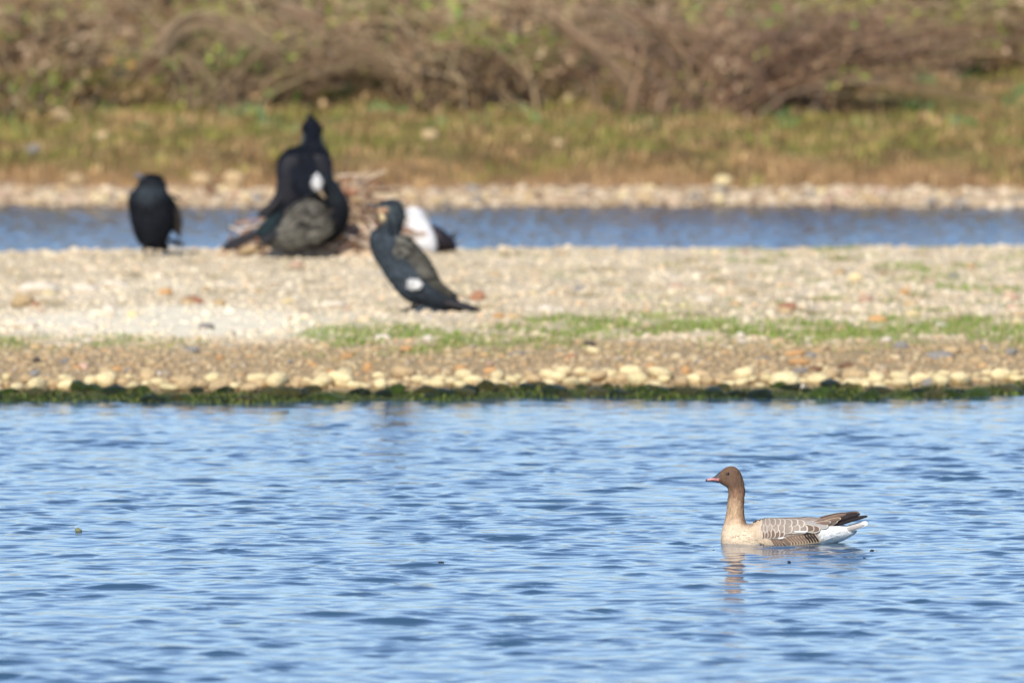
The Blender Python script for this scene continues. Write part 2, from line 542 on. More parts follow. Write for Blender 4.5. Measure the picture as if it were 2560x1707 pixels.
def batch(name, base, pos, scale, rot, cols, mat, parent=None, label=None, smooth_=True):
    """many copies of one tiny shape joined into one mesh (numpy)"""
    Vb, Fb = base
    n_, k = len(pos), len(Vb)
    c, s = np.cos(rot), np.sin(rot)
    Vs = Vb[None] * scale[:, None, :]
    x = Vs[..., 0] * c[:, None] - Vs[..., 1] * s[:, None]
    y = Vs[..., 0] * s[:, None] + Vs[..., 1] * c[:, None]
    V = np.stack([x, y, Vs[..., 2]], -1) + pos[:, None, :]
    Fa = Fb[None] + (np.arange(n_) * k)[:, None, None]
    me = mesh_np(name, V.reshape(-1, 3), Fa.reshape(-1, Fb.shape[1]), mat, np.repeat(cols, k, axis=0), smooth_)
    o = obj(name, me, parent)
    tag(o, label, kind='stuff')
    return o

def pick(cols, p, n_, jit=0.12):
    a = np.array(cols)[rng.choice(len(cols), n_, p=np.array(p) / sum(p))]
    return np.clip(a * (1 + rng.normal(0, jit, (n_, 1))), 0.01, 0.9)

# pebbles over the whole island (uncountable)
N = 26000
px_ = rng.uniform(-3.9, 3.9, N)
tt = np.concatenate([rng.uniform(0.35, 3.6, int(N * .36)), rng.uniform(3.0, 17.4, N - int(N * .36))])
py_ = shore_y(px_) + tt
r_ = np.exp(rng.normal(math.log(0.0125), 0.45, N)).clip(0.005, 0.036)
pebcol = pick([lin(206, 186, 160), lin(232, 218, 196), lin(178, 154, 128), lin(210, 160, 116), lin(150, 130, 110), lin(122, 112, 104), lin(222, 204, 170)],
              [30, 20, 18, 8, 10, 6, 14], N)
low = tt < 2.9
pebcol[low] = pick([lin(186, 162, 128), lin(208, 186, 148), lin(166, 138, 106), lin(206, 160, 112), lin(134, 118, 100), lin(150, 146, 142), lin(224, 206, 170)],
                   [26, 18, 20, 10, 12, 8, 8], int(low.sum()))
gm = grass_mask(px_, py_)
wf = np.exp(-(((px_ + 2.0) / 0.85) ** 2)) * np.exp(-(((tt - 5.6) / 1.6) ** 2))
keep = rng.random(N) > np.maximum(gm * 0.6, wf * .8)
px_, py_, r_, pebcol, tt = px_[keep], py_[keep], r_[keep], pebcol[keep], tt[keep]
pebcol = pebcol * .42 + np.array(island_tint(px_, py_)) * .62
pos = np.stack([px_, py_, island_z(px_, py_) + r_ * 0.15], 1)
scl = np.stack([r_ * rng.uniform(.9, 1.5, len(r_)), r_ * rng.uniform(.7, 1.1, len(r_)), r_ * rng.uniform(.5, .85, len(r_))], 1)
batch('gravel', (rock_shape(ICO1[0], 4, .15, 1), ICO1[1]), pos, scl, rng.uniform(0, 6.28, len(r_)), pebcol, M['gravel'],
      label='small mixed pebbles strewn over the island')

# far beach stones
for i in range(230):
    x = random.uniform(-5.6, 5.6)
    t0 = random.uniform(0.15, 1.85)
    s0 = random.uniform(0.035, 0.09)
    put_stone(bank, x, float(far_shore(x)) + t0, bank_z, random.choice(['cream', 'cream', 'tan', 'tan', 'tan', 'pink', 'tan', 'grey', 'brown']), s0, sink=-.1)
for px, py, cn, hw_ in [(1810, 470, 'cream', 24), (190, 470, 'tan', 26), (150, 300, 'tan', 20), (1075, 355, 'tan', 22), (50, 285, 'tan', 18), (82, 385, 'grey', 18),
                        (255, 350, 'tan', 18), (1395, 370, 'tan', 18), (500, 465, 'tan', 26), (580, 462, 'tan', 26), (170, 310, 'tan', 14)]:
    D = 87.0
    while True:
        x = (px - 1280) / FPX * D
        if HOR + (CAMZ - float(bank_z(np.float64(x), np.float64(D)))) / D * FPX <= py or D > 100: break
        D += 0.1
    put_stone(bank, x, D, bank_z, cn, hw_ * D / FPX, hw_ * D / FPX, rz=0, sink=-.3)
N = 5000
px_ = rng.uniform(-6.5, 6.5, N); tt = rng.uniform(0.1, 2.1, N); py_ = far_shore(px_) + tt
r_ = np.exp(rng.normal(math.log(0.026), 0.4, N)).clip(0.01, 0.06)
pos = np.stack([px_, py_, bank_z(px_, py_) + r_ * .2], 1)
batch('beach_pebbles', (rock_shape(ICO1[0], 9, .15, 1), ICO1[1]), pos, np.stack([r_ * 1.2, r_, r_ * .75], 1), rng.uniform(0, 6.28, N),
      pick([lin(220, 200, 170), lin(200, 176, 146), lin(172, 146, 116), lin(150, 130, 110)], [3, 4, 3, 1], N), M['gravel'], label='pale pebbles of the far beach')

# ------------------------------------------------------------------ grass and weed
BLADE = (np.array([[-.5, 0, 0], [.5, 0, 0], [.28, .12, .6], [-.28, .12, .6], [0, .42, 1.0]]),
         np.array([[0, 1, 2], [0, 2, 3], [3, 2, 4]]))
def blades(name, x, y, zf, h, wd, cols, label):
    pos = np.stack([x, y, zf(x, y) - 0.004], 1)
    batch(name, BLADE, pos, np.stack([wd, h, h], 1), rng.uniform(0, 6.28, len(x)), cols, M['leaf'], label=label, smooth_=False)

N = 150000
gx = rng.uniform(-3.6, 3.6, N); gy = shore_y(gx) + rng.uniform(2.0, 17, N)
g = grass_mask(gx, gy)
k = rng.random(N) < g ** 1.1
gx, gy = gx[k], gy[k]
n_ = len(gx)
blades('grass', gx, gy, island_z, rng.uniform(0.015, 0.05, n_) * (0.6 + 0.5 * g[k]), rng.uniform(0.006, 0.012, n_),
       pick([lin(124, 152, 62), lin(146, 164, 80), lin(106, 136, 54), lin(160, 156, 94), lin(190, 172, 126)], [5, 4, 3, 3, 3], n_), 'short green turf growing in a band across the island')

# dry tufts and scraps of dead plants over the shingle
N = 60000
gx = rng.uniform(-3.6, 3.6, N); gy = shore_y(gx) + rng.uniform(1.0, 17, N)
d_ = undul(gx, gy * .7, 0.8, 1) * .6 + undul(gx, gy * .7, 0.3, 2) * .6
k = rng.random(N) < .5 * smooth(.25, 1.1, d_)
gx, gy = gx[k], gy[k]; n_ = len(gx)
blades('dry_tufts', gx, gy, island_z, rng.uniform(0.010, 0.034, n_), rng.uniform(0.004, 0.010, n_),
       pick([lin(170, 148, 112), lin(146, 130, 88), lin(128, 132, 78), lin(120, 98, 78), lin(204, 188, 150)], [4, 3, 2, 2, 3], n_), 'dry straw and sprigs scattered over the shingle')

# waterweed fringe
N = 17000
gx = rng.uniform(-3.6, 3.6, N)
gy = shore_y(gx) + rng.normal(0.08, 0.11, N).clip(-.15, .30)
cl = 0.5 + 0.5 * np.sin(gx * 9 + 2 * np.sin(gx * 3.1))
hh_ = rng.uniform(0.006, 0.026, N) * (0.45 + cl)
wcol = pick([lin(62, 76, 42), lin(96, 112, 42), lin(46, 58, 40), lin(126, 126, 66)], [5, 4, 4, 1.5], N, .2)
blades('waterweed', gx, gy, lambda a, b_: np.maximum(island_z(a, b_), 0.0), hh_, rng.uniform(0.007, 0.02, N), wcol, 'dark green waterweed fringing the island at the waterline')

# far bank ground cover
N = 60000
gx = rng.uniform(-6.3, 6.3, N); tt = rng.uniform(2.0, 19, N); gy = far_shore(gx) + tt
n1 = undul(gx, gy, 1.5, 0); n2 = undul(gx, gy, .8, 1)
cA = pick([lin(148, 142, 72), lin(130, 136, 62), lin(160, 148, 82), lin(160, 134, 82)], [4, 4, 3, 4], N)
cB = pick([lin(180, 144, 100), lin(154, 122, 84), lin(194, 164, 114)], [3, 3, 2], N)
f = np.clip(0.50 + 0.95 * n1 + 0.5 * smooth(8, 12, tt) * 1 + 1.0 * (1 - smooth(2.3, 3.9, tt + .9 * n2)), 0, 1)
f = (rng.random(N) < f)[:, None]
gc = np.where(f, cB, cA)
n3 = undul(gx, gy * .6, .42, 0)
gc = gc * (1 + .38 * np.clip(n3, -1, 1))[:, None]
gcool = (n2 > 0.55) & (tt > 6)
gc[gcool] = pick([lin(116, 150, 104), lin(132, 160, 84)], [1, 1], int(gcool.sum()))
blades('bank_grass', gx, gy, bank_z, rng.uniform(0.03, 0.09, N) * (1.1 + 0.9 * undul(gx, gy, 1.1, 2)).clip(.3, 2.6), rng.uniform(0.012, 0.03, N), gc, 'olive and straw coloured rough grass covering the far bank')

# ------------------------------------------------------------------ brambles on the far bank
def tubes(P, Rr, cols):
    """P (n,s,3) polylines, Rr (n,s) radii -> triangular tubes"""
    n_, s, _ = P.shape
    T = np.gradient(P, axis=1)
    T /= np.linalg.norm(T, axis=2, keepdims=True) + 1e-9
    up = np.array([0.13, 0.21, 0.97])
    A = np.cross(T, up); A /= np.linalg.norm(A, axis=2, keepdims=True) + 1e-9
    B = np.cross(T, A)
    rings = []
    for q in range(3):
        a = q * 2.0944
        rings.append(P + Rr[..., None] * (A * math.cos(a) + B * math.sin(a)))
    V = np.stack(rings, 2)                      # n,s,3,3
    idx = np.arange(n_ * s * 3).reshape(n_, s, 3)
    Fs = []
    for q in range(3):
        r = (q + 1) % 3
        Fs.append(np.stack([idx[:, :-1, q], idx[:, :-1, r], idx[:, 1:, r], idx[:, 1:, q]], -1).reshape(-1, 4))
    return V.reshape(-1, 3), np.concatenate(Fs), np.repeat(cols, s * 3, axis=0)

LEAF = (np.array([[0, 0, 0], [.5, .35, .12], [0, 1, .05], [-.5, .35, .12]]), np.array([[0, 1, 2], [0, 2, 3]]))

def shrub(cx, cy, rx, ry, hh, nst, nlf, scols, lcols, label, lean=0.0, arch=0.5, base=None):
    z0 = float(bank_z(np.float64(cx), np.float64(cy)))
    root = empty('bramble_bush', (cx, cy, z0), label, 'bush', 'bramble bushes on the far bank')
    s = 9
    u = np.linspace(0, 1, s)[None, :]
    n_ = nst
    bx = rng.normal(0, rx * 0.45, n_)[:, None]; by = rng.normal(0, ry * .45, n_)[:, None]
    ang = rng.normal(0, .75, n_) + lean
    L = rng.uniform(0.5, 1.2, n_)[:, None] * hh * 1.25
    hor = (np.sin(ang) * L[:, 0])[:, None]
    dep = rng.normal(0, 0.3, n_)[:, None] * L
    h = L * np.cos(ang * .6)[:, None]
    arc = rng.uniform(0.3, 1.0, n_)[:, None] * arch
    Px = bx + hor * u * (1 + arc * 1.2 * u) + 0.03 * np.sin(u * 7 + bx * 9)
    Py = by + dep * u
    Pz = h * (u * (1 + arc) - arc * 1.55 * u ** 2.2) + 0.03 * np.sin(u * 5 + by * 11)
    gz = bank_z(cx + Px, cy + Py) - z0
    Pz = np.maximum(Pz + gz, gz + 0.02)
    rad = rng.uniform(0.004, 0.013, n_)[:, None] * (1.15 - 0.7 * u)
    V, Fc, cc = tubes(np.stack([Px, Py, Pz], -1), rad, pick(scols, [1] * len(scols), n_, .15))
    o = obj('stems', mesh_np('stems', V, Fc, M['stem'], cc), root); o['kind'] = 'stuff'
    # leaves hang along the stems
    i = rng.integers(0, n_, nlf); j = rng.uniform(0.0, 1, nlf) ** .9
    jj = (j * (s - 1)).astype(int)
    pos = np.stack([Px[i, jj], Py[i, jj], Pz[i, jj]], -1) + rng.normal(0, 0.035, (nlf, 3))
    pos[:, 2] = np.maximum(pos[:, 2], bank_z(cx + pos[:, 0], cy + pos[:, 1]) - z0 + 0.01)
    sz = rng.uniform(0.02, 0.055, nlf)
    # patches of like colour, some quite green or dark, a few with hardly any leaves
    sd = Vector((cx * 1.7, cy * .3, 0))
    q = np.array([noise.noise(Vector((a * 1.5, b_ * 1.0, c_ * 2.2)) + sd) for a, b_, c_ in pos])
    q2 = np.array([noise.noise(Vector((a * 1.6, b_ * 1.0, c_ * 2.4)) - sd) for a, b_, c_ in pos])
    q = q + rng.normal(0, .07, nlf); q2 = q2 + rng.normal(0, .05, nlf)
    k1 = pick(lcols[:max(1, len(lcols) // 2)], [1] * max(1, len(lcols) // 2), nlf, .12)
    k2 = pick(lcols[len(lcols) // 2:], [1] * (len(lcols) - len(lcols) // 2), nlf, .12)
    lc = np.where((q > 0)[:, None], k1, k2)
    g3 = pick([lin(156, 166, 76), lin(120, 150, 66), lin(190, 182, 92)], [2, 2, 1], nlf, .1)
    d3 = pick([lin(86, 62, 54), lin(64, 50, 44), lin(58, 68, 46)], [2, 2, 1], nlf, .1)  # dark leaf colours, also painting the shade of hollows between stems
    t3 = pick([lin(214, 184, 150), lin(200, 170, 138)], [1, 1], nlf, .1)
    lc = np.where((q2 > .17)[:, None], g3, lc)
    lc = np.where((q2 < -.09)[:, None], d3, lc)
    lc = np.where(((q > .24) & (abs(q2) < .2))[:, None], t3, lc)
    sz = sz * 1.5
    V4 = LEAF[0][None] * sz[:, None, None]
    e = rng.normal(0, 1, (nlf, 3, 3)); Q, _ = np.linalg.qr(e)
    V = np.einsum('nij,nkj->nki', Q, V4) + pos[:, None, :]
    Fc = LEAF[1][None] + (np.arange(nlf) * 4)[:, None, None]
    o = obj('leaves', mesh_np('leaves', V.reshape(-1, 3), Fc.reshape(-1, 3), M['leaf'], np.repeat(lc, 4, axis=0), False), root)
    o['kind'] = 'stuff'
    return root

BRN = [lin(176, 146, 110), lin(202, 174, 136), lin(142, 114, 86), lin(218, 194, 154), lin(158, 128, 98)]
BRL = [lin(180, 146, 104), lin(154, 120, 86), lin(196, 162, 118), lin(128, 100, 74)]
GRL = [lin(158, 160, 76), lin(180, 176, 88), lin(116, 146, 64), lin(136, 152, 70)]
MUL = [lin(176, 142, 112), lin(192, 160, 126), lin(144, 112, 92)]
def B(px, D, rw, hh, nst, nlf, sc2, lc, label, **kw):
    if D < 99: D -= 1.7 + 1.9 * math.sin(px * .0107 + .6)
    else: D -= .5
    nlf = int(nlf * 1.25); nst = int(nst * .85)
    return shrub((px - 1280) / FPX * D, D, rw, 0.7, hh, nst, nlf, sc2, lc, label, **kw)

B(40, 98.4, .75, .85, 420, 2600, BRN, [lin(190, 142, 82), lin(170, 126, 76)] + BRL, 'ochre brown bramble bush at the far left edge of the bank')
LEFT = B(340, 98.2, .85, .80, 520, 2600, BRN, BRL + MUL, 'dark reddish brown bramble tangle on the upper left of the bank')
B(270, 101.2, 1.0, .9, 420, 2200, BRN, BRL, 'russet bramble bush along the top of the bank above the dark tangle')
ARCH = B(560, 97.4, .55, .75, 420, 900, [lin(196, 172, 138), lin(176, 150, 120), lin(150, 124, 98)], BRL + GRL, 'pale arching dry stems curving over to the right above the tallest bird', lean=.95, arch=.75)
B(600, 101.0, .5, .85, 160, 2600, BRN, [lin(142, 150, 74), lin(170, 166, 92)] + [lin(84, 120, 48), lin(104, 140, 56)], 'fresh green leafy bush at the top above the pale arching stems')
B(800, 98.8, .9, .85, 560, 2400, BRN, BRL[:2] + GRL, 'brown and olive bramble bush above and right of the tallest bird', lean=.3)
B(960, 100.8, .9, 1.0, 420, 2400, BRN, MUL + GRL, 'grey brown and green bramble bush at the top left of centre')
MIDB = B(1190, 98.6, .8, .85, 520, 2600, BRN, BRL + [lin(70, 80, 50), lin(96, 110, 56)], 'bramble bush near the centre with dark green leaves painting a shaded hollow', lean=-.2)  # dark greens among the leaf colours stand in for a hollow's shade
B(1330, 101.2, 1.0, .95, 420, 2200, BRN, MUL[:2] + GRL[:3], 'loose pale brown bramble bush at the top right of centre')
B(1480, 98.3, .75, .85, 560, 2000, BRN, BRL + MUL, 'dense brown stems leaning left in the middle right of the bank', lean=-.5)
TANG = B(1800, 98.0, .95, 1.0, 760, 1900, MUL + [lin(178, 154, 132), lin(150, 122, 108)], MUL + BRL, 'large tangled mauve brown bramble with long stems sweeping down right', lean=.55, arch=.7)
B(1830, 101.4, 1.1, .95, 420, 2400, BRN, BRL + GRL, 'olive brown bramble bush behind the large tangled one')
B(2120, 98.2, .9, .75, 520, 2200, BRN, BRL + GRL[:2], 'low brown bramble with whip stems trailing toward the right edge', lean=.8, arch=.8)
B(2330, 101.2, 1.0, .85, 200, 2600, BRN, [lin(150, 130, 76), lin(130, 124, 64)] + GRL, 'yellow green leafy bush at the top right of the bank')
B(2500, 101.5, .6, .5, 160, 2000, BRN, [lin(140, 140, 64), lin(156, 136, 74)] + GRL, 'olive green bush at the far right edge of the bank')
B(-220, 99.5, .9, 1.0, 300, 1800, BRN, BRL, 'brown bramble bush beyond the left side of the view')
B(2790, 99.5, .9, 1.0, 300, 1800, BRN, GRL + BRL[:2], 'green bramble bush beyond the right side of the view')

def whips(root, pts, D, n_, cols, spread=.05, r_=.008):
    """a bundle of long bare stems arching together; pts are places of the photograph at distance D"""
    base = root.location
    K = catmull(np.array([list(at(px, py, D)) for px, py in pts]), 5)
    m = len(K)
    off = rng.normal(0, spread, (n_, 1, 3)) + rng.normal(0, spread * .8, (n_, 1, 3)) * np.linspace(-.5, 1, m)[None, :, None]
    P = K[None] + off - np.array(base)[None, None]
    V, Fc, cc = tubes(P, rng.uniform(.6, 1.2, n_)[:, None] * r_ * np.linspace(1.2, .35, m)[None], pick(cols, [1] * len(cols), n_, .1))
    o = obj('arching_stems', mesh_np('arching_stems', V, Fc, M['stem'], cc), root)
    o['kind'] = 'stuff'

# ------------------------------------------------------------------ birds: shared builders
def catmull(P, sub):
    P = np.asarray(P, dtype=float)
    out = []
    n_ = len(P)
    for i in range(n_ - 1):
        p0 = P[max(i - 1, 0)]; p1 = P[i]; p2 = P[i + 1]; p3 = P[min(i + 2, n_ - 1)]
        for k in range(sub):
            t = k / sub
            out.append(0.5 * ((2 * p1) + (-p0 + p2) * t + (2 * p0 - 5 * p1 + 4 * p2 - p3) * t * t + (-p0 + 3 * p1 - 3 * p2 + p3) * t ** 3))
    out.append(P[-1])
    return np.array(out)

PALE = [lin(206, 182, 150), lin(190, 164, 134), lin(176, 150, 124)]
MAUV = [lin(194, 164, 134), lin(174, 142, 114), lin(154, 122, 98)]
whips(ARCH, [(400, 118), (440, 72), (500, 48), (570, 62), (640, 100), (705, 140)], 94.6, 46, PALE, .035)
whips(ARCH, [(330, 190), (380, 150), (450, 110), (520, 100)], 94.8, 24, MAUV, .05)
for pts, n_w in (([(1560, 20), (1680, 110), (1790, 190), (1850, 300)], 30), ([(1620, 60), (1760, 90), (1900, 150), (2090, 240)], 40), ([(2050, 80), (2150, 92), (2240, 130)], 22),
                 ([(1780, 300), (1880, 180), (2010, 130), (2100, 60)], 24), ([(1900, 190), (2080, 196), (2250, 215), (2460, 245)], 26), ([(1380, 40), (1480, 120), (1560, 200), (1600, 290)], 28),
                 ([(1960, 10), (2060, 90), (2130, 175)], 20), ([(1650, 230), (1760, 215), (1900, 240), (2000, 290)], 22)):
    whips(TANG, pts, 94.4, int(n_w * .7), MAUV + PALE[1:], .045)
for pts, n_w in (([(700, 20), (840, 70), (960, 150), (1060, 240)], 26), ([(1010, 160), (1120, 120), (1240, 150), (1330, 230)], 26), ([(760, 330), (820, 290), (900, 300), (980, 345)], 10)):
    whips(MIDB, pts, 95.2, int(n_w * .55), MAUV + PALE, .05)
for pts, n_w in (([(60, 140), (160, 80), (270, 70), (360, 120)], 24), ([(180, 220), (270, 170), (380, 160), (470, 210)], 24)):
    whips(LEFT, pts, 95.2, int(n_w * .5), MAUV + PALE, .05)

class Sp:
    """maps outline coordinates of one bird to metres around its own base"""
    def __init__(s, x0, y0, per_m): s.x0, s.y0, s.k = x0, y0, per_m
    def p(s, x, y): return ((x - s.x0) / s.k, (s.y0 - y) / s.k)

def loft(sp, rows, nr=28, sub=4, y0=0.0, yfun=None, power=1.0):
    """rows: (xa,ya, xb,yb, half width) -> one closed surface; returns V, F, param"""
    A = []
    for r in rows:
        a = sp.p(r[0], r[1]); b_ = sp.p(r[2], r[3])
        A.append([a[0], a[1], b_[0], b_[1], r[4] / sp.k, (r[5] / sp.k if len(r) > 5 else 0.0)])
    A = catmull(A, sub)
    V, T = [], []
    m = len(A)
    for i, (ax, az, bx, bz, hw, yo) in enumerate(A):
        cx, cz, ux, uz = (ax + bx) / 2, (az + bz) / 2, (bx - ax) / 2, (bz - az) / 2
        for q in range(nr):
            a = 2 * math.pi * q / nr
            c, s = math.cos(a), math.sin(a)
            c2 = math.copysign(abs(c) ** power, c); s2 = math.copysign(abs(s) ** power, s)
            V.append((cx + ux * c2, y0 + yo + hw * s2, cz + uz * c2))
            T.append((i / (m - 1), c))
    Fc = []
    for i in range(m - 1):
        for q in range(nr):
            q2 = (q + 1) % nr
            Fc.append([i * nr + q, i * nr + q2, (i + 1) * nr + q2, (i + 1) * nr + q])
    for i, rev in ((0, True), (m - 1, False)):
        cpt = np.mean(np.array(V[i * nr:(i + 1) * nr]), axis=0)
        V.append(tuple(cpt)); T.append((i / (m - 1), 0))
        ci = len(V) - 1
        for q in range(nr):
            q2 = (q + 1) % nr
            Fc.append([ci, i * nr + q2, i * nr + q] if rev else [ci, i * nr + q, i * nr + q2])
    return np.array(V), Fc, np.array(T)

def fluff(parent, V, T, nr, cols, n_, L, W, lift=.25, jit=.2, name='contour_feathers', mat=None, keep=None, seed=3, twist=.15):
    """small overlapping contour feathers lying along a lofted body, pointing to its tail end"""
    r2 = np.random.default_rng(seed)
    m = (len(V) - 2) // nr
    G_ = V[:m * nr].reshape(m, nr, 3)
    Cc = np.asarray(cols)[:m * nr].reshape(m, nr, 3)
    seg = np.linalg.norm(np.roll(G_, -1, 1)[:-1] - G_[:-1], axis=2) * np.linalg.norm(G_[1:] - G_[:-1], axis=2)
    pr = seg.ravel() / seg.sum()
    pickd = r2.choice((m - 1) * nr, n_, p=pr)
    i, q = pickd // nr, pickd % nr
    q2 = (q + 1) % nr
    u, v = r2.random(n_)[:, None], r2.random(n_)[:, None]
    P = (G_[i, q] * (1 - u) + G_[i, q2] * u) * (1 - v) + (G_[i + 1, q] * (1 - u) + G_[i + 1, q2] * u) * v
    fl = G_[i + 1, q] - G_[i, q]; fl /= np.linalg.norm(fl, axis=1, keepdims=True) + 1e-9
    ac = G_[i, q2] - G_[i, q]; ac /= np.linalg.norm(ac, axis=1, keepdims=True) + 1e-9
    nn = np.cross(ac, fl); nn /= np.linalg.norm(nn, axis=1, keepdims=True) + 1e-9
    cen = G_.mean(1)[i]
    nn *= np.sign((nn * (P - cen)).sum(1, keepdims=True))
    fl = fl + ac * r2.normal(0, twist, (n_, 1)) + nn * lift * r2.uniform(.3, 1.2, (n_, 1))
    sL = L * r2.uniform(.7, 1.3, (n_, 1)); sW = W * r2.uniform(.7, 1.3, (n_, 1)) * .5
    P = P + nn * L * .02
    Vt = np.stack([P - ac * sW * .7, P + ac * sW * .7, P + fl * sL * .65 + ac * sW, P + fl * sL, P + fl * sL * .65 - ac * sW], 1)
    cc = Cc[i, q] * (1 + r2.normal(0, jit, (n_, 1)))
    if keep is not None:
        kk = keep(P); Vt = Vt[kk]; cc = cc[kk]; n_ = len(Vt)
    Fc = np.array([[0, 1, 2], [0, 2, 4], [4, 2, 3]])[None] + (np.arange(n_) * 5)[:, None, None]
    o = obj(name, mesh_np(name, Vt.reshape(-1, 3), Fc.reshape(-1, 3), mat or M['fluff'], np.repeat(np.clip(cc, .005, .9), 5, axis=0), False), parent)
    o['kind'] = 'stuff'
    return o

def patch_fluff(parent, c, r, sc3, n_, L, W, col, name='down', seed=5, dirv=(.5, 0, -.8)):
    """a soft ragged patch of pale down"""
    r2 = np.random.default_rng(seed)
    d = r2.normal(0, 1, (n_, 3)); d /= np.linalg.norm(d, axis=1, keepdims=True)
    P = d * r * np.array(sc3) * r2.uniform(.85, 1.05, (n_, 1)) + np.array(c)
    fl = np.array(dirv)[None] * .6 + d * .7 + r2.normal(0, .25, (n_, 3)); fl /= np.linalg.norm(fl, axis=1, keepdims=True)
    ac = np.cross(fl, d + .01); ac /= np.linalg.norm(ac, axis=1, keepdims=True) + 1e-9
    Vt = np.stack([P - ac * W * .4, P + ac * W * .4, P + fl * L * .6 + ac * W * .5, P + fl * L, P + fl * L * .6 - ac * W * .5], 1)
    Fc = np.array([[0, 1, 2], [0, 2, 4], [4, 2, 3]])[None] + (np.arange(n_) * 5)[:, None, None]
    cc = np.array(col)[None] * r2.uniform(.8, 1.0, (n_, 1))
    o = obj(name, mesh_np(name, Vt.reshape(-1, 3), Fc.reshape(-1, 3), M['fluff'], np.repeat(cc, 5, axis=0), False), parent)
    o['kind'] = 'stuff'
    return o

def fix_normals(me):
    import bmesh
    bm = bmesh.new(); bm.from_mesh(me)
    bmesh.ops.recalc_face_normals(bm, faces=bm.faces)
    bm.to_mesh(me); bm.free()

def part(name, V, Fc, mat, parent, cols=None, fix=True):
    me = mesh_np(name, V, Fc, mat, cols)
    if fix: fix_normals(me)
    return obj(name, me, parent)

def tube_part(name, pts, rad, mat, parent, nr=8, cols=None):
    pts = [Vector(p_) for p_ in pts]
    V, Fc = [], []
    for i, p_ in enumerate(pts):
        d = (pts[min(i + 1, len(pts) - 1)] - pts[max(i - 1, 0)]).normalized()
        a = d.cross(Vector((0.1, 1, 0.2))).normalized(); b_ = d.cross(a)
        for q in range(nr):
            an = 2 * math.pi * q / nr
            V.append(p_ + rad[i] * (a * math.cos(an) + b_ * math.sin(an)))
    for i in range(len(pts) - 1):
        for q in range(nr):
            q2 = (q + 1) % nr
            Fc.append([i * nr + q, i * nr + q2, (i + 1) * nr + q2, (i + 1) * nr + q])
    V.append(pts[0]); V.append(pts[-1])
    for q in range(nr):
        q2 = (q + 1) % nr
        Fc.append([len(V) - 2, q2, q]); Fc.append([len(V) - 1, (len(pts) - 1) * nr + q, (len(pts) - 1) * nr + q2])
    return part(name, np.array([v[:] for v in V]), Fc, mat, parent, cols)

def ball(name, c, r, mat, parent, sc3=(1, 1, 1)):
    V = ICO2[0] * r * np.array(sc3) + np.array(c)
    return part(name, V, ICO2[1], mat, parent, fix=False)

M['plumage'] = material('plumage', attr=True, rough=0.8, spec=0.15, var=0.26, vscale=75, bump=0.9, bscale=110, bdist=0.006, stretch=(1.5, 1.5, .3))
M['sleek'] = material('sleek_plumage', attr=True, rough=0.75, spec=0.22, var=0.25, vscale=26, bump=0.9, bscale=42, bdist=0.012, stretch=(1, 1, .6))
M['fluff'] = material('contour_feather', attr=True, rough=.8, spec=.15)
M['eye'] = material('eye', lin(24, 18, 16), rough=0.08, spec=0.7)
M['bill_pink'] = material('bill_pink', lin(232, 130, 122), rough=0.35, spec=0.5, var=.08, vscale=60)
M['bill_dark'] = material('bill_dark', lin(46, 44, 48), rough=0.4, spec=0.5)
M['f_grey'] = material('feather_grey', lin(160, 144, 132), rough=0.8, spec=0.15, var=0.14, vscale=70, randobj=.1)
M['f_brown'] = material('feather_brown', lin(130, 108, 94), rough=0.8, spec=0.15, var=0.14, vscale=70, randobj=.12)
M['f_dark'] = material('feather_dark', lin(56, 46, 46), rough=0.7, spec=0.2, var=0.15, vscale=60, randobj=.12)
M['f_silver'] = material('feather_silver', lin(176, 168, 162), rough=0.75, spec=0.2, var=0.1, vscale=60)
M['f_buff'] = material('feather_buff', lin(208, 184, 156), rough=0.85, spec=0.1, var=0.14, vscale=70, randobj=.08)
M['rim'] = material('feather_edge', lin(212, 200, 184), rough=0.85, spec=0.1)
M['rim_buff'] = material('feather_edge_buff', lin(214, 186, 152), rough=0.85, spec=0.1)
M['f_white'] = material('feather_white', lin(246, 242, 236), rough=0.85, spec=0.1)

# ------------------------------------------------------------------ the goose
GD = 40.0
gp = at(1700 + 1000 / 4.356, 1355.3, GD)
G = Sp(1000, 1024, 2714.0)
goose = empty('goose', (gp.x, GD, 0.0), 'brown headed goose with pink and black bill swimming left', 'goose')
rows = [(420, 345, 420, 282, 20), (432, 366, 434, 262, 34), (452, 384, 462, 230, 50), (482, 400, 502, 203, 64), (512, 420, 555, 189, 72),
        (526, 440, 610, 200, 76), (531, 462, 655, 245, 77), (531, 490, 684, 306, 74), (528, 530, 703, 385, 74), (523, 580, 709, 470, 76), (516, 640, 702, 565, 80),
        (506, 715, 699, 660, 90), (490, 790, 708, 745, 115), (470, 860, 728, 808, 155), (456, 930, 780, 822, 205),
        (452, 1010, 860, 790, 255), (480, 1110, 960, 766, 285), (600, 1170, 1080, 753, 305), (800, 1200, 1220, 746, 312),
        (1040, 1200, 1370, 746, 300), (1270, 1165, 1490, 765, 268), (1450, 1110, 1610, 790, 225), (1600, 1060, 1720, 815, 175),
        (1740, 1015, 1790, 830, 120), (1850, 965, 1850, 845, 70), (1900, 925, 1890, 870, 30)]
V, Fc, T = loft(G, rows, nr=40, sub=5)
zx = V[:, 0] * G.k + 1000; zy = 1024 - V[:, 2] * G.k
head = np.array(lin(116, 90, 72)); neckc = np.array(lin(194, 162, 130)); breast = np.array(lin(234, 210, 180)); wht = np.array(lin(248, 244, 238)); bk = np.array(lin(150, 134, 122))
cols = np.tile(breast, (len(V), 1))
def cm(c, f):
    global cols
    f = np.clip(f, 0, 1)[:, None]
    cols = cols * (1 - f) + c * f
nzv = np.array([noise.noise(Vector((v[0] * 60, v[1] * 60, v[2] * 22))) for v in V])
upn = (1 - smooth(700, 900, zy)) * (zx < 800)
cm(neckc, upn)
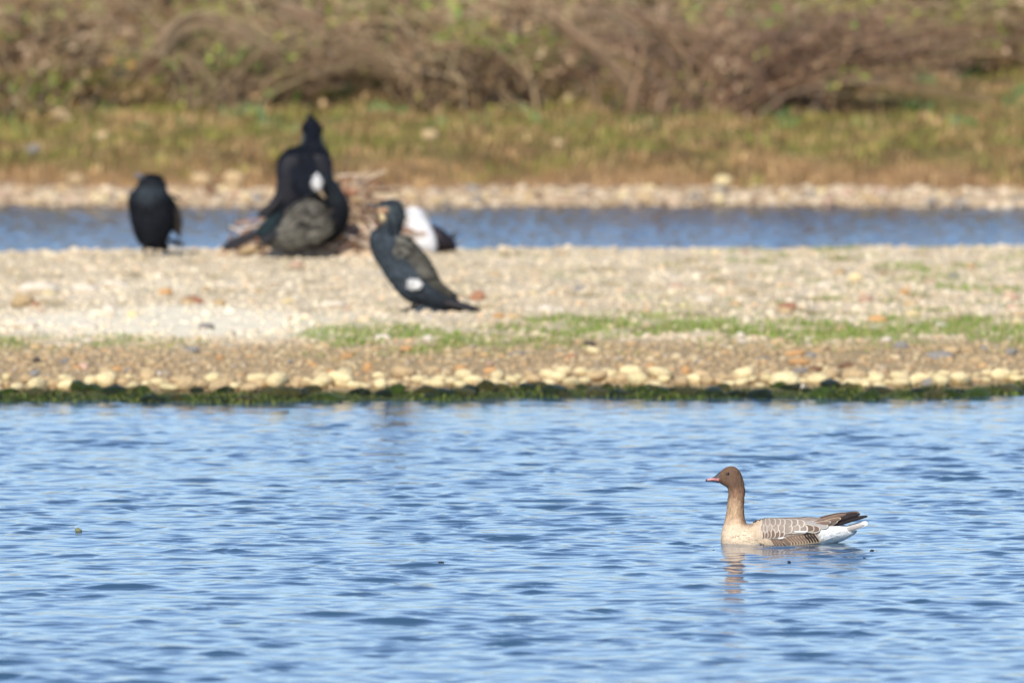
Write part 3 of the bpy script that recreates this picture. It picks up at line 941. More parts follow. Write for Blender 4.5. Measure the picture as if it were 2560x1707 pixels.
cm(np.array(lin(146, 112, 88)), (1 - smooth(430, 650, zy)) * (zx < 800))
cm(np.array(lin(134, 98, 72)), smooth(0.2, 0.95, T[:, 1]) * (1 - smooth(800, 860, zy)) * (zx < 780) * .75)
cm(head, (1 - smooth(395, 450, zy + nzv * 30)) * (zx < 800))
cm(head * .75, np.exp(-(((zy - 262) / 24) ** 2)) * smooth(560, 600, zx) * (zx < 700) * .8)
cm(head * 1.2, np.exp(-(((zy - 350) / 45) ** 2)) * np.exp(-(((zx - 560) / 50) ** 2)) * .7)
cm(bk, smooth(850, 980, zx) * (1 - smooth(960, 1000, zy)))
cm(wht, smooth(1490, 1530, zx) * (zy > 700))
cols = cols * (1 + 0.12 * nzv[:, None] * (zx < 1000)[:, None])
body_me = mesh_np('body', V, Fc, M['plumage'], np.clip(cols, 0.01, .9))
fix_normals(body_me)
gbody = obj('body', body_me, goose)
fluff(goose, V, T, 40, cols, 5200, .016, .0055, lift=.10, jit=.17, keep=lambda P: (P[:, 0] * G.k + 1000 < 800) & (P[:, 2] > -.01) & (1024 - P[:, 2] * G.k > 415) & (1024 - P[:, 2] * G.k < 790), name='neck_feathers')
fluff(goose, V, T, 40, cols, 4000, .018, .007, lift=.06, jit=.05, keep=lambda P: (P[:, 0] * G.k + 1000 < 800) & (P[:, 2] > -.01) & (1024 - P[:, 2] * G.k >= 770), name='breast_feathers', seed=6)
fluff(goose, V, T, 40, cols, 2500, .020, .010, lift=.04, jit=.04, keep=lambda P: (P[:, 0] * G.k + 1000 > 1520) & (P[:, 2] > -.01), name='rump_feathers', seed=8)
bvh = BVHTree.FromPolygons([tuple(v) for v in V], Fc)

def drape(x, z, off, side):
    """a point of the bird's flank, pushed off the surface; above the back it slides down on to the ridge"""
    zz = z
    for _ in range(30):
        hit, nrm, idx, _d = bvh.ray_cast(Vector((x, -1.0, zz)), Vector((0, 1, 0)))
        if hit is not None: break
        zz -= 0.002
    if hit is None:
        loc = bvh.find_nearest(Vector((x, -0.1, z)))[0]
        return Vector((x, (loc.y - off) * side, z))
    if nrm.y > 0: nrm = -nrm
    q = hit + nrm * off
    return Vector((q.x, q.y * side, q.z))

def feather(parent, x, y, ang, L, W, m_in, m_rim, rv=.93, lift=(0.0015, 0.006), inset=0.80, tipw=0.85, side=1, curve=0.0, dr=True, ydep=None, name='feather', sh=0.05):
    """(x,y) base in outline coordinates, ang degrees below the horizontal toward the tail"""
    n_ = 18
    ca, sa = math.cos(R(ang)), math.sin(R(ang))
    Vs, Fs, mi = [], [], []
    def P(u, v):
        bend = curve * L * (u * u)
        X_ = x + ca * L * u - sa * (W * .5 * v + bend)
        Y_ = y + sa * L * u + ca * (W * .5 * v + bend)
        px2, pz2 = G.p(X_, Y_)
        off = lift[0] + (lift[1] - lift[0]) * max(0.0, min(1.0, u)) - 0.0012 * v * v
        if dr:
            return drape(px2, pz2, off, side)
        yy = ydep[0] + (ydep[1] - ydep[0]) * u - off * 0.5 + 0.004 * v * v
        return Vector((px2, yy * (1 if side > 0 else -1), pz2))
    rings = [(0.45, 0.45, 0.0), (inset, rv, -sh), (1.0, 1.0, 0.0)]
    Vs.append(P(0.5, 0))
    for r, rv, shf in rings:
        for q in range(n_):
            a = 2 * math.pi * q / n_
            c, s = math.cos(a), math.sin(a)
            u = 0.5 + shf + 0.5 * r * math.copysign(abs(c) ** tipw, c)
            v = rv * math.copysign(abs(s) ** 0.8, s)
            Vs.append(P(u, v))
    for q in range(n_):
        q2 = (q + 1) % n_
        Fs.append([0, 1 + q, 1 + q2]); mi.append(0)
        for k in range(2):
            a0 = 1 + k * n_; a1 = 1 + (k + 1) * n_
            Fs.append([a0 + q, a1 + q, a1 + q2, a0 + q2])
            am = (q + .5) / n_ * 2 * math.pi
            mi.append(1 if (k == 1 and math.cos(am) > -0.35) else 0)
    me = mesh_np(name, np.array([v[:] for v in Vs]), Fs, [m_in, m_rim], midx=mi)
    return obj(name, me, parent)

for side in (1, -1):
    # wing shell under the feathers
    outline = [(850, 880), (870, 840), (910, 810), (980, 790), (1100, 772), (1260, 765), (1420, 768), (1540, 780), (1570, 800), (1540, 845),
               (1480, 875), (1380, 893), (1250, 898), (1140, 930), (1040, 945), (940, 945), (890, 930), (860, 910)]
    cxy = np.mean(outline, axis=0)
    Vs = []; Fs = []
    nO = len(outline)
    Vs.append(drape(*G.p(*cxy), 0.004, side))
    for r in (0.3, 0.6, 0.85, 1.0):
        for (ox, oy) in outline:
            q_ = cxy + (np.array((ox, oy)) - cxy) * r
            Vs.append(drape(*G.p(*q_), 0.003 if r < 1 else 0.0003, side))
    for q in range(nO):
        q2 = (q + 1) % nO
        Fs.append([0, 1 + q, 1 + q2])
        for k in range(3):
            Fs.append([1 + k * nO + q, 1 + (k + 1) * nO + q, 1 + (k + 1) * nO + q2, 1 + k * nO + q2])
    wing = part('wing', np.array([v[:] for v in Vs]), Fs, M['f_grey'], goose, fix=False)
    # tertials and primaries, drawn from the tail end forward
    D0 = 0.058
    for (x, y, a, L, W, mi_, mr_, cv, yd) in [
            (1560, 872, -21, 510, 44, M['f_dark'], M['f_dark'], .09, (-.048, -.016)),
            (1520, 845, -20, 470, 58, M['f_dark'], M['f_dark'], .05, (-.054, -.022)),
            (1500, 800, -15, 470, 62, M['f_dark'], M['f_brown'], .03, (-.056, -.016)),
            (1430, 806, -16, 400, 54, M['f_brown'], M['f_brown'], .02, (-.060, -.030)),
            (1440, 880, -21, 300, 62, M['f_brown'], M['rim'], .02, (-.066, -.046)),
            (1470, 838, -19, 300, 60, M['f_brown'], M['rim_buff'], .03, (-.068, -.044)),
            (1400, 838, -12, 250, 60, M['f_brown'], M['rim'], .0, (-.072, -.058))]:
        feather(wing, x, y, a, L, W, mi_, mr_, lift=(0.001, 0.004), inset=.94, rv=.88, tipw=1.15, side=side, curve=cv, dr=False, ydep=yd, name='flight_feather', sh=.006)
    for (x, y, a, L, W, mi_, mr_) in [
            (1330, 855, 6, 190, 78, M['f_brown'], M['rim']), (1270, 842, 8, 190, 80, M['f_brown'], M['rim']), (1380, 832, 3, 230, 64, M['f_silver'], M['rim']),
            (1290, 812, 1, 330, 62, M['f_silver'], M['rim']), (1270, 782, -4, 300, 44, M['f_grey'], M['rim']), (1350, 768, -5, 220, 34, M['f_silver'], M['rim'])]:
        feather(wing, x, y, a, L, W, mi_, mr_, lift=(0.004, 0.008), inset=.93, rv=.84, side=side, name='long_feather', sh=.01)
    # scapulars and coverts, rear ones first so the front overlaps
    for tips, yc, Hh, an, lf in (
            ([1390, 1310, 1225, 1140, 1075, 1005, 950, 915, 880, 850], 862, 92, 2, .0070),
            ([1140, 1090, 1040, 995, 960, 925, 898, 870, 845], 922, 96, -9, .0062),
            ([1360, 1290, 1225, 1150, 1100, 1045, 985, 940, 900, 862], 802, 78, 6, .0078)):
        for j, tx in enumerate(tips):
            fr = (tx - 840) / 500.0
            L = 52 + (tx - 850) * .27
            yy = yc + (14 if tx < 900 and yc < 830 else 0) + random.uniform(-3, 3)
            mi_ = M['f_grey'] if yc < 900 else M['f_brown']
            if tx < 905: mi_ = M['f_buff']
            feather(wing, tx - L, yy + (10 if yc > 900 and tx < 900 else 0), an + random.uniform(-3, 3), L, Hh, mi_, M['rim'], lift=(0.0030 + .00012 * j, lf + .00012 * j), inset=.87, rv=.92, tipw=.6, side=side, curve=-0.04, name='feather', sh=.022)
    for (x, y, a, L, W) in [(1235, 893, 0, 150, 16), (1065, 958, -6, 80, 18)]:
        feather(wing, x, y, a, L, W, M['f_white'], M['f_white'], lift=(0.008, 0.009), side=side, name='edge_feather')
    # flank feathers, barred; they hang to the waterline
    for j in range(11):
        x = 1490 - j * 31
        f_ = j / 10
        feather(goose, x - 62, 893 + 6 * j, 66 - 16 * f_, 140 - 30 * f_, 58, M['f_dark'] if j < 4 else M['f_brown'], M['rim_buff'], lift=(0.0020 + .0007 * j, 0.0035 + .0007 * j),
                inset=.84, rv=.76, tipw=.8, side=side, curve=-.22, name='flank_feather', sh=.02)
    for j in range(11):
        x = 1150 - j * 27
        feather(goose, x - 48, 968 - max(0, j - 5) * 12, 50 + j * 2.4, 105, 36, M['f_brown'] if j < 5 else M['f_buff'], M['rim_buff'], lift=(0.0015 + .0003 * j, 0.0030 + .0003 * j),
                inset=.82, rv=.70, tipw=.8, side=side, curve=-.12, name='flank_feather', sh=.02)
    for j in range(8):
        x = 850 - j * 17
        feather(goose, x - 6, 858 + j * 7, 84, 128, 20, M['f_buff'], M['rim_buff'], lift=(0.0004, 0.0016), inset=.86, tipw=.8, side=side, name='flank_feather', sh=.01)
    # eye
    e_ = drape(*G.p(523, 270), -0.0012, side)
    ball('eye', e_, 0.0074, M['eye'], goose, (1, .55, 1))
# tail fan
for q, (yd, dy_) in enumerate(((-.030, 0), (-.018, -6), (-.006, -10), (.006, -10), (.018, -6), (.030, 0))):
    feather(goose, 1680, 915 + dy_ + abs(q - 2.5) * 4, -17, 385, 50, M['f_silver'], M['f_white'], lift=(0, .002), inset=.86, tipw=1.2, side=1, dr=False, ydep=(yd * .6, yd * 1.5), name='tail_feather', sh=.02)
# bill: pink saddle over dark edges and nail
V, Fc, T = loft(G, [(424, 366, 440, 248, 32), (392, 356, 410, 272, 27), (365, 348, 376, 300, 22), (330, 348, 335, 320, 19), (305, 352, 308, 322, 16), (288, 356, 292, 330, 11), (279, 358, 281, 345, 5)], nr=20, sub=4)
zx = V[:, 0] * G.k + 1000; zy = 1024 - V[:, 2] * G.k
dark = np.array(lin(56, 54, 58)); pk = np.array(lin(230, 150, 146))
cc = np.tile(dark, (len(V), 1))
mid = 334 + (zx - 300) * -0.06
isp = ((zy > 318 - (zx < 350) * 8) & (zy < 346 + (zx < 330) * 6) & (zx > 301) & (zx < 432))
cc[isp] = pk
cc[(zx > 350) & (zy < 320)] = np.array(lin(74, 70, 72))
part('bill', V, Fc, material('bill', attr=True, rough=.35, spec=.45), goose, cc)
V, Fc, T = loft(G, [(425, 374, 428, 350, 22), (385, 362, 388, 346, 19), (340, 358, 342, 349, 16), (300, 358, 302, 352, 10)], nr=16, sub=3)
part('lower_bill', V, Fc, M['bill_dark'], goose)

# ------------------------------------------------------------------ cormorants
DK = np.array(lin(52, 58, 64)); TEAL = np.array(lin(60, 68, 76)); BRZ = np.array(lin(86, 84, 77)); BLK = np.array(lin(22, 24, 30)); BRNZ = np.array(lin(70, 62, 54))

def bird_cols(V, base, amp=.25, sc_=9.0):
    nz_ = np.array([noise.noise(Vector(v) * sc_) for v in V])
    return np.clip(np.array(base)[None] * (1 + amp * nz_[:, None] * 2), .005, .9)

def quills(sp, parent, base, tip, n_, spread, W, mat, y0, name='tail_feather', yspread=.0, thick=.004):
    """a fan of long stiff feathers, each a flattened tapered blade"""
    bx, by = base; tx, ty = tip
    L = math.hypot(tx - bx, ty - by); a0 = math.atan2(ty - by, tx - bx)
    for q in range(n_):
        f = 0 if n_ == 1 else q / (n_ - 1) - .5
        a = a0 + R(spread) * f
        Lq = L * (1 - .12 * abs(f) * 2)
        pts = [sp.p(bx + math.cos(a) * Lq * u, by + math.sin(a) * Lq * u) for u in (0, .3, .6, .85, 1)]
        wd = [W * k / sp.k for k in (.35, .5, .5, .4, .08)]
        yo = y0 + yspread * f
        V = []
        nx_, nz_ = math.sin(a), math.cos(a)
        for (px2, pz2), w2, u in zip(pts, wd, (0, .3, .6, .85, 1)):
            yq = yo + yspread * f * u
            for (sx, sy) in ((1, 0), (0, 1), (-1, 0), (0, -1)):
                V.append((px2 + nx_ * w2 * sx, yq + sy * thick * (1.1 - u), pz2 + nz_ * w2 * sx))
        Fc = []
        for i in range(4):
            for k in range(4):
                Fc.append([i * 4 + k, i * 4 + (k + 1) % 4, (i + 1) * 4 + (k + 1) % 4, (i + 1) * 4 + k])
        Fc += [[3, 2, 1, 0], [16, 17, 18, 19]]
        part(name, np.array(V), Fc, mat, parent)

M['c_tail'] = material('tail_black', lin(48, 46, 50), rough=.6, spec=.25, var=.2, vscale=40)
M['c_wing'] = material('wing_bronze', attr=True, rough=.55, spec=.3, var=.28, vscale=45, bump=.6, bscale=55, bdist=.006, stretch=(1, 1, 1))
M['c_leg'] = material('leg_black', lin(30, 28, 30), rough=.6, spec=.3)
M['white'] = material('white_feathers', lin(250, 246, 246), rough=.85, spec=.1, bump=.4, bscale=80, bdist=.004)
M['gape'] = material('bare_skin', attr=True, rough=.5, spec=.3)

def foot(sp, parent, kx, ky, fx, fy, y0, leg_r=.011, name='leg', toe=.06):
    a = sp.p(kx, ky); b_ = sp.p(fx, fy)
    L = tube_part(name, [(a[0], y0, a[1]), ((a[0] + b_[0]) / 2, y0, (a[1] + b_[1]) / 2), (b_[0], y0, b_[1] + .008)], [leg_r * 1.5, leg_r, leg_r * .9], M['c_leg'], parent)
    # webbed foot: a low wedge with three toes
    V = [(b_[0] + .012, y0, b_[1] + .012)]
    for an in (-35, -17, 0, 17, 35):
        r_ = toe * (1.0 if an in (-35, 0, 35) else .82)
        V.append((b_[0] - math.cos(R(an)) * r_, y0 - math.sin(R(an)) * r_ - .01, b_[1] + .001))
    V += [(v[0], v[1], v[2] - .006) for v in V]
    Fc = [[0, i + 1, i + 2] for i in range(4)] + [[6, i + 8, i + 7] for i in range(4)] + [[i + 1, i + 7, i + 8, i + 2] for i in range(4)] + [[0, 6, 7, 1], [0, 5, 11, 6]]
    part('foot', np.array(V), Fc, M['c_leg'], L)

# --- front cormorant, standing in profile, head to the left
D = 58.6
S1 = Sp(940, 1368, FPX / D * 4.127)
c1p = at(800 + 940 / 4.127, 450 + 1368 / 4.127, D)
zg = float(island_z(np.float64(c1p.x), np.float64(D)))
print('front cormorant: wanted z', c1p.z, 'ground', zg)
c1 = empty('cormorant', (c1p.x, D, zg), 'dark cormorant with yellow face and round white thigh patch standing in profile on the shingle', 'cormorant')
rows = [(592, 322, 600, 258, 22), (600, 352, 618, 238, 40), (615, 400, 665, 224, 54), (628, 440, 740, 216, 64), (626, 465, 815, 240, 70), (612, 485, 856, 325, 72),
        (584, 505, 856, 425, 74), (548, 525, 836, 505, 80), (524, 565, 820, 560, 96), (514, 645, 868, 608, 125), (532, 745, 975, 690, 150), (596, 860, 1060, 785, 160),
        (680, 1000, 1130, 900, 158), (770, 1125, 1180, 1010, 142), (850, 1210, 1230, 1090, 120), (950, 1272, 1290, 1150, 96), (1080, 1305, 1350, 1190, 72), (1220, 1335, 1400, 1225, 48), (1330, 1350, 1430, 1270, 24)]
V, Fc, T = loft(S1, rows, nr=32, sub=4)
zx = V[:, 0] * S1.k + 940; zy = 1368 - V[:, 2] * S1.k
cols = bird_cols(V, TEAL)
def cmix(c, f):
    global cols
    f = np.clip(f, 0, 1)[:, None]
    cols = cols * (1 - f) + np.array(c) * f
cmix(DK, (1 - smooth(470, 560, zy)) * .8)
cmix(lin(84, 98, 100), (np.array([noise.noise(Vector(v) * 45) for v in V]) > .15) * (1 - smooth(430, 520, zy)) * (zx > 660) * .5)
face = np.exp(-(((zx - (618 - np.clip(zy - 380, 0, 90) * .35)) / 30) ** 2)) * smooth(270, 310, zy) * (1 - smooth(440, 500, zy))
cmix(lin(214, 190, 150), face * 1.1)
cmix(lin(190, 110, 80), .8 * np.exp(-(((zx - 625) / 26) ** 2)) * np.exp(-(((zy - 312) / 14) ** 2)))
cmix(BLK, smooth(.55, 1, T[:, 0]) * .5)
part('body', V, Fc, M['sleek'], c1, cols)
fluff(c1, V, T, 32, cols, 3200, .030, .014, lift=.22, jit=.25)
fluff(c1, V, T, 32, cols, 700, .040, .010, lift=.75, jit=.3, keep=lambda P: (1368 - P[:, 2] * S1.k < 540) & (P[:, 0] * S1.k + 940 > 690), name='crest_feathers', seed=9)
for sd in (-1, 1):
    # wing: bronze shield lying against the flank
    V, Fc, T = loft(S1, [(700, 640, 790, 585, 20, -sd * -0), (700, 700, 890, 610, 34), (740, 780, 985, 690, 44), (830, 880, 1072, 790, 46), (930, 960, 1145, 905, 42), (1040, 1030, 1205, 1020, 34), (1170, 1110, 1270, 1095, 24), (1290, 1180, 1330, 1160, 10)], nr=20, sub=4)
    V[:, 1] += sd * 0.062 * np.interp(T[:, 0], [0, .25, .6, 1], [.75, 1, .95, .35])
    wc = bird_cols(V, BRZ, .3, 30)
    part('wing', V, Fc, M['c_wing'], c1, wc)
    fluff(c1, V, T, 20, wc, 420, .060, .040, lift=.10, jit=.28, name='covert_feathers', seed=20 + sd)
    tp = (S1.p(968, 1068)[0], sd * .083, S1.p(968, 1068)[1])
    ball('thigh_patch', tp, .040, M['white'], c1, (1.0, .40, .74))
    patch_fluff(c1, tp, .036, (1.05, .42, .76), 260, .022, .008, lin(255, 254, 252))
    ball('eye', (S1.p(672, 305)[0], sd * .030, S1.p(672, 305)[1]), .006, M['eye'], c1)
    foot(S1, c1, 985, 1262, 935 + sd * 18, 1366, sd * .045)
quills(S1, c1, (1230, 1258), (1690, 1412), 8, 12, 96, M['c_tail'], 0, yspread=.06)
tube_part('bill', [(S1.p(x, y)[0], 0, S1.p(x, y)[1]) for x, y in ((640, 300), (590, 282), (540, 266), (508, 262), (494, 272), (492, 284))], [.017, .013, .0085, .007, .006, .002], M['bill_dark'], c1)
tube_part('lower_bill', [(S1.p(x, y)[0], 0, S1.p(x, y)[1]) for x, y in ((640, 322), (580, 308), (530, 288), (505, 282))], [.011, .007, .005, .002], material('bill_skin', lin(120, 96, 84), rough=.5), c1)
quills(S1, c1, (760, 300), (792, 205), 4, 40, 22, M['c_tail'], 0, name='crest_feather', yspread=.02, thick=.003)
quills(S1, c1, (800, 420), (862, 330), 6, 90, 26, M['c_tail'], 0, name='crest_feather', yspread=.02, thick=.003)

# --- left cormorant, hunched, seen from the front
D = 67.6
S2 = Sp(480, 1440, FPX / D * 6.272)
p_ = at(300 + 480 / 6.272, 400 + 1440 / 6.272, D)
zg = float(island_z(np.float64(p_.x), np.float64(D)))
print('left cormorant: wanted z', p_.z, 'ground', zg)
c2 = empty('cormorant', (p_.x, D, zg), 'hunched dark cormorant standing alone at the left on the island crest', 'cormorant')
rows = [(470, 168, 540, 166, 40), (380, 190, 620, 190, 110), (325, 245, 670, 250, 140), (300, 310, 700, 315, 150), (250, 390, 720, 400, 165), (180, 470, 760, 475, 210),
        (138, 570, 820, 570, 240), (140, 690, 850, 690, 250), (160, 820, 865, 820, 250), (190, 950, 850, 940, 240), (228, 1080, 800, 1060, 215), (280, 1200, 740, 1180, 180), (350, 1280, 700, 1270, 120), (480, 1310, 640, 1310, 50)]
V, Fc, T = loft(S2, rows, nr=30, sub=4)
zx = V[:, 0] * S2.k + 480; zy = 1440 - V[:, 2] * S2.k
cols = bird_cols(V, BLK)
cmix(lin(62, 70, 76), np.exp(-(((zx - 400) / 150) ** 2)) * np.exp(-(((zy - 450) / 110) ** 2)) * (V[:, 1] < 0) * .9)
cmix(TEAL, np.exp(-(((zy - 350) / 120) ** 2)) * .5)
part('body', V, Fc, M['sleek'], c2, cols)
fluff(c2, V, T, 30, cols, 3000, .036, .016, lift=.28, jit=.25)
for sgn, rws in ((1, [(740, 520, 830, 540, 70), (740, 640, 905, 660, 95), (735, 780, 955, 790, 100), (745, 920, 975, 920, 90), (800, 1040, 965, 1040, 60), (880, 1130, 955, 1130, 30), (925, 1190, 945, 1195, 10)]),
                 (-1, [(150, 540, 260, 520, 70), (132, 660, 290, 660, 90), (150, 800, 290, 800, 90), (185, 940, 300, 940, 80), (230, 1060, 310, 1060, 50), (270, 1150, 300, 1150, 16)])):
    V, Fc, T = loft(S2, rws, nr=18, sub=3)
    V[:, 1] += .015
    part('wing', V, Fc, M['c_wing'], c2, bird_cols(V, BRNZ * .6 if sgn > 0 else BLK, .3, 20))
quills(S2, c2, (600, 1230), (760, 1370), 4, 26, 110, M['c_tail'], .04, yspread=.05)
quills(S2, c2, (760, 1210), (1000, 1290), 3, 12, 60, M['c_tail'], .05)
quills(S2, c2, (800, 500), (965, 590), 2, 10, 30, M['c_tail'], .04, name='loose_feather')
tube_part('bill', [(S2.p(x, y)[0], yy, S2.p(x, y)[1]) for x, y, yy in ((380, 240, -.03), (300, 200, -.06), (250, 188, -.08), (232, 200, -.085))], [.022, .016, .011, .004], material('bill_grey', lin(120, 120, 128), rough=.5), c2)
foot(S2, c2, 385, 1270, 370, 1432, -.04, .010)
foot(S2, c2, 560, 1285, 560, 1432, -.02, .010)

# --- nest mound and the three birds on it
NX, ND = (800 - 1280) / FPX * 68.0, 68.0
def nest_h(px_m, y_m):
    """height of the heap above the island, metres, at offsets from its middle"""
    a = np.exp(-((px_m + .03) / .52) ** 4 - (y_m / .55) ** 4) * .12
    b2 = np.exp(-((px_m - .25) / .23) ** 2 - ((y_m - .02) / .42) ** 2) * .37
    c_ = np.exp(-((px_m - .0) / .25) ** 2 - ((y_m - .28) / .26) ** 2) * .22
    return a + b2 * .95 + c_
zn = float(island_z(np.float64(NX), np.float64(ND)))
nest = empty('nest', (NX, ND, zn), 'heap of twigs and dry weed forming the cormorant nest on the crest', 'nest')
gx_ = np.linspace(-.85, .85, 70); gy_ = np.linspace(-.8, .8, 60)
X, Y, F = grid(gx_, gy_)
Z = nest_h(X, Y) + np.array([noise.noise(Vector((a * 14, b_ * 9, .3))) * .035 + noise.noise(Vector((a * 35, b_ * 25, 2))) * .015 for a, b_ in zip(X, Y)]) * smooth(.02, .1, nest_h(X, Y))
Z = Z - .06 * (1 - smooth(0.0, .05, nest_h(X, Y))) + (island_z(X + NX, Y + ND) - zn) * 1.0
nz_ = np.array([noise.noise(Vector((a * 22, b_ * 12, z * 30))) for a, b_, z in zip(X, Y, Z)])
nc = np.where((nz_ > -.1)[:, None], np.array(lin(218, 192, 160)), np.array(lin(150, 124, 100)))
obj('nest_mound', mesh_np('nest_mound', np.stack([X, Y, Z], 1), F, M['stem'], nc), nest)
TW = []
twm = [material('twig_' + k, c, rough=.8, spec=.2, var=.3, vscale=20) for k, c in (('tan', lin(196, 170, 138)), ('red', lin(172, 128, 96)), ('brown', lin(124, 96, 82)), ('pale', lin(232, 212, 190)))]
for k in range(16):
    L = 0.5
    n_ = 7
    bend = random.uniform(-.12, .12); b2_ = random.uniform(-.05, .05)
    pts = [((i / (n_ - 1) - .5) * L, bend * math.sin(i / (n_ - 1) * 3.14), b2_ * math.sin(i / (n_ - 1) * 4.5)) for i in range(n_)]
    o = tube_part('twig', pts, [.0095 * (1.1 - .6 * i / n_) for i in range(n_)], twm[k % 4], nest, nr=5)
    TW.append(o.data)
    bpy.data.objects.remove(o)
for i in range(285):
    while True:
        ux, uy = (random.uniform(-.62, .52), random.uniform(-.6, .55)) if random.random() < .45 else (random.uniform(.05, .56), random.uniform(-.6, .05))
        if nest_h(ux, uy) > .035: break
    o = bpy.data.objects.new('twig', random.choice(TW))
    s0 = random.uniform(.35, .95)
    o.scale = (s0, s0, s0)
    z = float(nest_h(ux, uy)) + float(island_z(np.float64(NX + ux), np.float64(ND + uy))) - zn
    o.location = (ux, uy, z + random.uniform(0.0, .045))
    o.rotation_euler = (random.uniform(-.5, .5), random.gauss(0, .26), random.gauss(0, .8))
    link(o, nest)
def twig_at(px0, py0, px1, py1, D, sag, mat, r_=.006):
    a = at(px0, py0, D); b_ = at(px1, py1, D)
    pts = []
    for i in range(9):
        u = i / 8
        q = a.lerp(b_, u); q.z += sag * math.sin(u * math.pi)
        pts.append((q.x - NX, q.y - ND + .03 * math.sin(u * 5), q.z - zn))
    tube_part('twig', pts, [r_ * (1.1 - .7 * i / 9) for i in range(9)], mat, nest, nr=5)
for a in [(930, 480, 1065, 438, 68, -.04, twm[2], .005), (915, 500, 960, 455, 68, .02, twm[2], .005), (840, 465, 875, 485, 68, .02, twm[2], .009), (590, 560, 665, 548, 67.4, .01, twm[1], .010),
          (595, 575, 660, 560, 67.4, .0, twm[3], .008), (600, 590, 650, 560, 67.5, .01, twm[1], .008), (930, 510, 1010, 505, 68, .03, twm[3], .008), (985, 500, 1035, 505, 68.3, .01, twm[1], .008),
          (600, 600, 640, 585, 67.5, .01, twm[3], .007), (880, 475, 905, 445, 68, .0, twm[1], .006)]:
    twig_at(*a)
# lumps of dried weed in the heap
for (px, py, r0, cn) in [(870, 480, 22, 'rust'), (890, 500, 18, 'tan'), (880, 530, 20, 'brown'), (895, 560, 22, 'tan'), (870, 590, 20, 'pink'), (905, 600, 18, 'brown'), (860, 620, 18, 'pink'),
                         (910, 625, 16, 'tan'), (800, 628, 18, 'brown'), (620, 625, 20, 'tan'), (660, 635, 18, 'brown'), (740, 632, 20, 'tan'), (905, 540, 16, 'cream'), (700, 640, 16, 'rust')]:
    q = at(px, py, 67.5 if py > 600 else 67.75)
    o = bpy.data.objects.new('weed_lump', STONE_MESH[(cn, random.randrange(4))])
    s0 = r0 * q.y / FPX
    o.scale = (s0 * 1.3, s0, s0 * .7); o.rotation_euler = (0, random.uniform(-.4, .4), 0)
    o.location = (q.x - NX, q.y - ND, q.z - zn)
    link(o, nest)

# sitting cormorant
D = 67.25
S3 = Sp(850, 1270, FPX / D * 3.7935)
p_ = at(540 + 850 / 3.7935, 280 + 1270 / 3.7935, D)
c3 = empty('cormorant', (p_.x, D, p_.z), 'cormorant sitting on the nest with bronze wings and a white head patch', 'cormorant')
rows = [(395, 1165, 370, 1120, 25), (440, 1240, 430, 1060, 60), (520, 1275, 530, 975, 110), (640, 1290, 650, 895, 150), (760, 1295, 770, 840, 175), (900, 1290, 880, 805, 185), (1010, 1265, 1000, 790, 180),
        (1120, 1215, 1090, 790, 160), (1200, 1140, 1170, 800, 130), (1245, 1030, 1215, 860, 90), (1262, 960, 1245, 920, 40)]
V, Fc, T = loft(S3, rows, nr=30, sub=4)
zx = V[:, 0] * S3.k + 850; zy = 1270 - V[:, 2] * S3.k
cols = bird_cols(V, BLK)
cmix(np.array(lin(40, 54, 58)), (1 - smooth(480, 640, zx)))
part('body', V, Fc, M['sleek'], c3, cols)
fluff(c3, V, T, 30, cols, 2600, .036, .016, lift=.2, jit=.25)
for sd in (-1, 1):
    V, Fc, T = loft(S3, [(425, 1228, 440, 1185, 8), (500, 1262, 545, 1090, 34), (620, 1282, 670, 950, 64), (780, 1285, 800, 860, 80), (900, 1262, 900, 850, 78), (1010, 1200, 990, 870, 70), (1085, 1120, 1070, 950, 40), (1110, 1060, 1105, 1010, 12)], nr=20, sub=4)
    V[:, 1] += sd * .085 * np.interp(T[:, 0], [0, .4, .8, 1], [.4, 1, 1, .8])
    zx = V[:, 0] * S3.k + 850; zy = 1270 - V[:, 2] * S3.k
    cols = bird_cols(V, np.array(lin(100, 96, 88)), .35, 24)
    cmix(lin(58, 52, 46), np.exp(-(((zx - 950) / 130) ** 2)) * np.exp(-(((zy - 960) / 90) ** 2)) * .8)
    part('wing', V, Fc, M['c_wing'], c3, cols)
    fluff(c3, V[::-1] if False else V, T, 20, cols, 750, .085, .026, lift=.08, jit=.42, twist=.08, name='covert_feathers', seed=30 + sd)
quills(S3, c3, (440, 1130), (48, 1300), 7, 9, 62, M['c_tail'], 0, yspread=.04)
quills(S3, c3, (640, 1130), (405, 1232), 4, 12, 46, M['c_tail'], -.10, name='flight_feather', yspread=.01)
tubeN = [(1150, 930, .0, 130), (1120, 810, -.01, 112), (1070, 725, -.03, 100), (1030, 670, -.06, 96), (990, 670, -.10, 92), (965, 715, -.13, 82), (968, 770, -.15, 56)]
tb = tube_part('neck', [(S3.p(x, y)[0], yy, S3.p(x, y)[1]) for x, y, yy, r_ in tubeN], [r_ / S3.k for *_, r_ in tubeN], M['sleek'], c3, nr=18, cols=None)
a = tb.data.color_attributes.new('col', 'FLOAT_COLOR', 'POINT')
a.data.foreach_set('color', np.tile(np.array([*lin(32, 38, 44), 1.0], dtype=np.float32), len(tb.data.vertices)))
q = S3.p(960, 662)
ball('head_patch', (q[0], -.176, q[1] + .004), .031, M['white'], c3, (.95, .7, 1.5))
patch_fluff(c3, (q[0], -.176, q[1] + .004), .028, (.95, .75, 1.5), 240, .022, .008, lin(255, 254, 252), dirv=(.2, -.2, -.9))
tube_part('bill', [(S3.p(x, y)[0], yy, S3.p(x, y)[1]) for x, y, yy in ((985, 735, -.17), (1010, 775, -.20), (1035, 800, -.22), (1045, 815, -.22))], [.016, .011, .008, .003], material('bill_horn', lin(150, 130, 104), rough=.5), c3)

